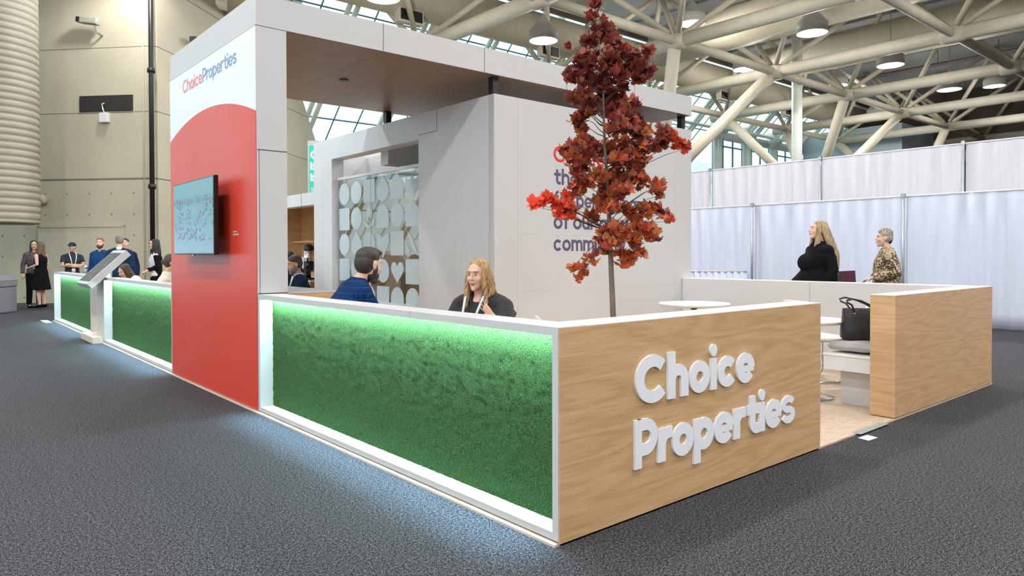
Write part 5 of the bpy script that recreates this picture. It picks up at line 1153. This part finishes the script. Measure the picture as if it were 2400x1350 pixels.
# V neck skin is shown by the lanyard gap; booth visitors further off
JM = J_(SIT, k=1.05, hs=1.04, armL=((.178, .01, .98), (.24, .12, .78), (.1, .34, .90)), armR=((-.178, .01, .98), (-.24, .12, .78), (-.1, .34, .90)))
person('dark-haired man in a navy suit and open pale shirt seated by the coffee alcove', (1.83, 6.98, .012), heading(-.90, .15), J_(JM, tilt=-14, skin='tan', wear=[('suit_jacket', 'soft', NAVY, dict(p='TA', g=.018)), ('trousers', 'soft', NAVY, dict(p='G')), ('shirt_collar', 'extra', cloth('pale_blue_shirt', (.60, .72, .80), .03), dict(f=collar)), ('hair', 'extra', HR['brown'], dict(f=hair_short(1.02), rem=1, v=.008)), ('stubble', 'extra', HR['grey'], dict(f=beard, rem=1, v=.008)), SHOES]), .011)
person('person with black hair in black, behind the man in the navy suit', (2.02, 8.15, .012), heading(-.6, -.5), J_(JM, skin='tan', wear=[('black_top', 'soft', BLK, dict(p='TA', g=.018)), ('trousers', 'soft', BLK, dict(p='G')), ('hair', 'extra', HR['dark'], dict(f=hair_long(30, -.12, .003, .02, 3), rem=1, v=.01)), SHOES]), .013)
person('person in dark clothes leaning at the edge of the meeting room wall', (2.42, 8.75, .012), heading(.3, .9), J_(STAND, k=1.0, pel=(0, 0, .90), chest=(0, .0, 1.08), neck=(0, -.0, 1.15), head=(0, .02, 1.28), armL=((.17, 0, 1.08), (.2, 0, .9), (.16, .12, .8)), armR=((-.17, 0, 1.08), (-.2, 0, .9), (-.16, .12, .8)), skin='brown', wear=[('dark_coat', 'soft', cloth('violet_black', (.03, .025, .05), .2), dict(p='TAG', g=.02)), ('hair', 'extra', HR['black'], dict(f=hair_long(30, -.2, .003, .02, 8), rem=1, v=.01)), SHOES]), .013)
# table the booth visitors sit at
t = thing('high_table', 'white table edge in front of the man in the navy suit', 'table', (1.28, 7.25, .012))
bm = BM(); lathe(bm, [(0, .86), (.40, .86), (.42, .88), (.41, .90), (0, .90)], (0, 0), 40); obj('tabletop', bm, 'white_top', t, True)
bm = BM(); tube(bm, [(0, 0, 0), (0, 0, .86)], .035, 12); obj('pedestal', bm, 'chrome', t, True)
bm = BM(); lathe(bm, [(.22, 0), (.22, .01), (.04, .03)], (0, 0), 30); obj('base_disc', bm, 'chrome', t, True)
# --- visitors by the half wall
left = heading(-_r.x, -_r.y)
def bosom(bm, T, J): ell(bm, (.0, .13, 1.20), (.17, .11, .11), 20, 14)
JB = J_(STAND, k=1.28, sh=.235, belly=.05, fem=False, head=(0, .02, 1.63), tilt=6, brow='brown', armL=((.21, 0, 1.375), (.275, -.05, 1.12), (.26, .10, .90)), armR=((-.21, 0, 1.375), (-.275, -.05, 1.12), (-.26, .10, .90)))
def jacketB(bm, T, J):
    torso(bm, J['pel'], J['chest'], J['neck'], 1.28, .235, .02, False, .05); ell(bm, (0, .15, 1.22), (.19, .11, .12), 20, 14)
    for sx in (-1, 1): limb(bm, [V3(sx*.20, 0, 1.375), V3(sx*.25, -.03, 1.26), V3(sx*.275, -.05, 1.12), V3(sx*.27, .02, 1.0), V3(sx*.26, .09, .91)], [.075, .07, .066, .058, .05])
    tube(bm, [V3(0, 0, 1.36), V3(0, 0, 1.44), V3(0, -.01, 1.49)], [(.22, .13), (.15, .11), (.075, .07)], 20, uref=(1, 0, 0))
    for sx in (-1, 1): ell(bm, (sx*.205, 0, 1.365), (.092, .09, .085))
    tube(bm, [(0, .0, 1.10), (0, .06, .96), (0, .10, .84)], [(.22, .19), (.25, .25), (.27, .32)], 24, uref=(1, 0, 0))
person('blonde long-haired woman in a black jacket walking past the half wall', (6.72, 2.06, 0), left, J_(JB, wear=[('black_jacket', 'extra', BLK, dict(f=jacketB, rem=1, v=.012)), ('skirt', 'soft', cloth('rust_skirt', (.40, .13, .06), .1), dict(p='K', hem=.45, flare=1.2)), ('trousers', 'soft', BLK, dict(p='G', g=.01)), ('hair', 'extra', HR['ash'], dict(f=hair_long(190, -.50, .006, .07, 6, 1.06, .017, 10, .15))), SHOES]), .011, 1.02)
t = thing('folder', 'plum coloured folder bag under the arm of the blonde walking woman', 'bag', tuple(Vector((6.72, 2.06, .0))+_r*.33), left+R(90))
bm = BM(); v = [(-.14, -.03, .86), (.12, -.03, .83), (.07, -.03, 1.13), (-.12, -.03, 1.14)]
a = [bm.verts.new(q) for q in v]; b = [bm.verts.new((x, .03, z)) for x, y, z in v]; bm.faces.new(a); bm.faces.new(b[::-1])
for k in range(4): bm.faces.new((a[k], a[(k+1) % 4], b[(k+1) % 4], b[k]))
obj('bag_body', bm, mat('plum_leather', (.09, .02, .04), .4, noise_s=20), t)
def spiky(bm, T, J):
    hair_cap(bm, T, 1.0, 1.03, 0, 0)
    rg = random.Random(3)
    for k in range(60):
        a = rg.uniform(0, 2*PI); e_ = rg.uniform(.35, 1.5); d = Vector((math.cos(a)*math.cos(e_), math.sin(a)*math.cos(e_), math.sin(e_)))
        p = Vector((d.x*.07, d.y*.085-.012, .05+d.z*.07)); tube(bm, [T @ p, T @ (p+d*.025+Vector((rg.uniform(-.01, .01), rg.uniform(-.01, .01), .008)))], [.013, .003], 6)
def nape(bm, T, J):
    for c, r in (((0, -.058, -.015), (.066, .045, .062)),): m = T @ Matrix.Translation(Vector(c)) @ Matrix.Diagonal((*r, 1)); bmesh.ops.create_uvsphere(bm, u_segments=18, v_segments=12, radius=1, matrix=m)
person('short silver-haired woman in a leopard print jacket by the drapes', (7.70, 1.62, 0), left-R(18), J_(STAND, k=1.12, sh=.20, belly=.03, fem=True, head=(0, .03, 1.615), tilt=3, armL=((.195, 0, 1.375), (.27, -.10, 1.15), (.20, .16, 1.06)), armR=((-.195, 0, 1.375), (-.27, -.08, 1.15), (-.16, .20, 1.07)),
    wear=[('leopard_jacket', 'soft', M['leopard'], dict(p='TAN', g=.028)), ('jacket_hem', 'soft', M['leopard'], dict(p='K', hem=.78, flare=1.15, g=.02)), ('trousers', 'soft', BLK, dict(p='G')), ('hair', 'extra', HR['silver'], dict(f=spiky)), ('nape_hair', 'extra', HR['dark'], dict(f=nape, rem=1, v=.008)), SHOES]), .011, .965)
# --- group at the far left
person('woman with long ombre hair in a sleeveless black dress and heels, back turned', (.27, 19.05, 0), heading(-.62, .55), J_(STAND, fem=True, k=.98, head=(0, .02, 1.61), armL=((.17, 0, 1.375), (.20, -.04, 1.15), (.14, .18, 1.08)), armR=((-.17, 0, 1.375), (-.20, -.04, 1.15), (-.14, .18, 1.08)), legL=((.095, 0, .90), (.085, .02, .50), (.09, -.02, .12)), legR=((-.095, 0, .90), (-.085, .02, .50), (-.09, -.02, .12)),
    wear=[('black_dress', 'soft', BLK, dict(p='TK', hem=.50, flare=1.5, g=.012)), ('hair', 'extra', HR['ombre'], dict(f=hair_long(60, -.42, .008, .04, 9, 1.02, .014), rem=1, v=.012)), SHOES]), .014, .98)
person('dark-haired woman in a patterned top facing out beside the black dress', (.20, 19.75, 0), heading(.0, -1), J_(STAND, fem=True, k=.95, head=(0, .02, 1.62), skin='tan', wear=[('patterned_top', 'soft', cloth('patterned', (.10, .08, .09), .9, 40), dict(p='TA', g=.014)), ('trousers', 'soft', BLK, dict(p='G')), ('hair', 'extra', HR['black'], dict(f=hair_long(34, -.20, .002, .015, 2), rem=1, v=.01)), SHOES]), .014, 1.0)
person('man in a black coat cut off by the left edge, behind the bin', (-.86, 19.3, 0), heading(-.8, .4), J_(STAND, k=1.15, sh=.22, armR=((-.2, 0, 1.375), (-.30, -.05, 1.16), (-.16, .12, 1.05)), armL=((.2, 0, 1.375), (.30, -.05, 1.16), (.16, .12, 1.05)), wear=[('black_coat', 'soft', BLK, dict(p='TAG', g=.03)), ('hair', 'extra', HR['brown'], dict(f=hair_short(), rem=1, v=.01)), SHOES]), .014, 1.0)
def cap(bm, T, J):
    m = T @ Matrix.Translation((0, -.008, .062)) @ Matrix.Diagonal((.086, .104, .072, 1)); bmesh.ops.create_uvsphere(bm, u_segments=20, v_segments=12, radius=1, matrix=m); m = T @ Matrix.Translation((0, .115, .052)) @ Matrix.Rotation(R(-12), 4, 'X') @ Matrix.Diagonal((.062, .065, .010, 1)); bmesh.ops.create_uvsphere(bm, u_segments=20, v_segments=12, radius=1, matrix=m)
person('security man in a dark cap, dark polo and white lanyard with folded arms', (.83, 18.25, 0), heading(.05, -1), J_(STAND, skin='tan', k=1.02, yaw=-38, armL=((.19, .01, 1.375), (.235, .10, 1.15), (-.06, .20, 1.12)), armR=((-.19, .01, 1.375), (-.235, .10, 1.15), (.06, .18, 1.17)), handL=((-.9, .3, .1), (0, -1, 0)), handR=((.9, .3, .1), (0, -1, 0)),
    wear=[('polo_shirt', 'soft', cloth('charcoal_polo', (.035, .037, .05), .1), dict(p='TAN', cut=.62, g=.014)), ('trousers', 'soft', BLK, dict(p='G')), ('lanyard', 'extra', WHT, dict(f=lambda bm, T, J: lanyard(bm, T, J, -.40))), ('cap', 'extra', cloth('navy_cap', (.03, .035, .055), .1), dict(f=cap)), ('hair', 'extra', HR['brown'], dict(f=lambda bm, T, J: hair_cap(bm, T, 1.0, .97), rem=1, v=.01)), SHOES]), .014, .96)
person('bearded ginger man in a blue jacket, left of the three men talking', (.98, 15.6, 0), heading(-.5, -.5), J_(STAND, k=1.08, yaw=20, wear=[('blue_jacket', 'soft', cloth('bright_blue', (.012, .055, .17), .1), dict(p='TA', g=.02)), ('trousers', 'soft', NAVY, dict(p='G')), ('hair', 'extra', HR['ginger'], dict(f=hair_short(1.0), rem=1, v=.01)), ('beard', 'extra', HR['dark'], dict(f=beard, rem=1, v=.01)), SHOES]), .013, 1.0)
person('grey-haired man in a navy suit seen from behind, over the kiosk', (1.10, 14.35, 0), heading(.35, .9), J_(STAND, k=1.18, sh=.225, wear=[('suit_jacket', 'soft', cloth('suit_blue', (.012, .03, .085), .1), dict(p='TA', g=.022)), ('trousers', 'soft', NAVY, dict(p='G')), ('shirt_collar', 'extra', WHT, dict(f=collar)), ('hair', 'extra', HR['grey'], dict(f=hair_short(1.0), rem=1, v=.01)), SHOES]), .013, 1.02)
person('dark-haired man facing out behind the grey-haired man', (1.50, 15.75, 0), heading(-.35, -.9), J_(STAND, k=1.02, skin='fair', wear=[('dark_jacket', 'soft', NAVY, dict(p='TA', g=.02)), ('trousers', 'soft', NAVY, dict(p='G')), ('hair', 'extra', HR['black'], dict(f=hair_short(1.0), rem=1, v=.01)), SHOES]), .013, 1.0)
def specs(bm, T, J):
    for sx in (-1, 1): tube(bm, [T @ Vector((sx*(.031+.022*math.cos(a)), .103, .016+.016*math.sin(a))) for a in [2*PI*q/12 for q in range(13)]], .0025, 6); tube(bm, [T @ Vector((sx*.053, .10, .02)), T @ Vector((sx*.078, .0, .02))], .002, 6)
person('woman with long black hair, glasses and a black cardigan, near the tower', (1.96, 15.05, 0), heading(-.85, .1), J_(STAND, fem=True, armR=((-.17, 0, 1.375), (-.21, -.02, 1.13), (-.10, .18, 1.02)), armL=((.17, 0, 1.375), (.21, -.02, 1.13), (.10, .18, 1.02)), wear=[('white_top', 'soft', WHT, dict(p='T', g=.012)), ('black_cardigan', 'extra', BLK, dict(f=lambda bm, T, J: (tube(bm, [(0, -.035, .84), (0, -.03, 1.1), (0, -.03, 1.33), (0, -.02, 1.45)], [(.175, .12), (.16, .115), (.185, .115), (.08, .06)], 20, uref=(1, 0, 0)), [limb(bm, [V3(*J[q][0]), V3(*J[q][1]), V3(*J[q][1]).lerp(V3(*J[q][2]), .85)], [.068, .056, .042]) for q in ('armL', 'armR')]), rem=1, v=.013)), ('trousers', 'soft', BLK, dict(p='G')), ('glasses', 'extra', BLK, dict(f=specs)), ('hair', 'extra', HR['black'], dict(f=hair_long(50, -.26, .006, .06, 12, 1.05, .018), rem=1, v=.011)), SHOES]), .013, .985)
def bun(bm, T, J): hair_cap(bm, T, 1.0, 1.04, 0, 1); ell(bm, T @ Vector((0, -.105, .0)), (.04, .035, .04))
person('dark-haired woman in a sleeveless cream blouse seated behind the middle turf counter', (.42, 8.12, .012), heading(.88, -.35), J_(SIT, fem=True, k=1.0, pel=(0, -.06, .56), chest=(0, -.03, .93), neck=(0, .01, 1.10), head=(0, .06, 1.235), tilt=-10, skin='tan', wear=[('cream_blouse', 'soft', CREAM, dict(p='TN', g=.016)), ('trousers', 'soft', BLK, dict(p='G')), ('hair', 'extra', HR['brown'], dict(f=bun, rem=1, v=.009)), SHOES]), .010)
person('person in a white short-sleeved top bending behind the tilted kiosk', (.84, 11.9, .012), heading(-.9, -.2), J_(SIT, fem=True, face=False, pel=(0, -.10, .50), chest=(0, .0, .83), neck=(0, .08, .965), head=(0, .17, 1.06), tilt=-30, skin='tan', armR=((-.17, .02, .90), (-.22, .18, .72), (-.1, .36, .78)), armL=((.17, .02, .90), (.22, .18, .72), (.1, .36, .78)), wear=[('white_tee', 'soft', WHT, dict(p='TA', cut=.7, g=.016)), ('trousers', 'soft', NAVY, dict(p='G')), ('hair', 'extra', HR['brown'], dict(f=hair_long(30, -.25, .006, .03, 21), rem=1, v=.011)), SHOES]), .012)
for x, y, rz, l in ((1.85, 7.0, heading(-.9, .15), 'seat under the man in the navy suit'), (2.04, 8.2, heading(-.6, -.5), 'seat under the black-haired person by the alcove'), (.44, 8.16, heading(.88, -.35), 'seat under the woman in the cream blouse'), (.86, 11.95, heading(-.9, -.2), 'seat under the person bending behind the kiosk')):
    t = thing('stool', l, 'stool', (x, y, .012), rz); bm = BM(); lathe(bm, [(0, .38), (.17, .38), (.19, .41), (.17, .44), (0, .44)], (0, -.03), 28); obj('seat', bm, 'cream', t, True); bm = BM(); tube(bm, [(0, -.03, .02), (0, -.03, .39)], .025, 10); lathe(bm, [(.2, 0), (.2, .01), (.03, .03)], (0, -.03), 28); obj('pedestal', bm, 'chrome', t, True)
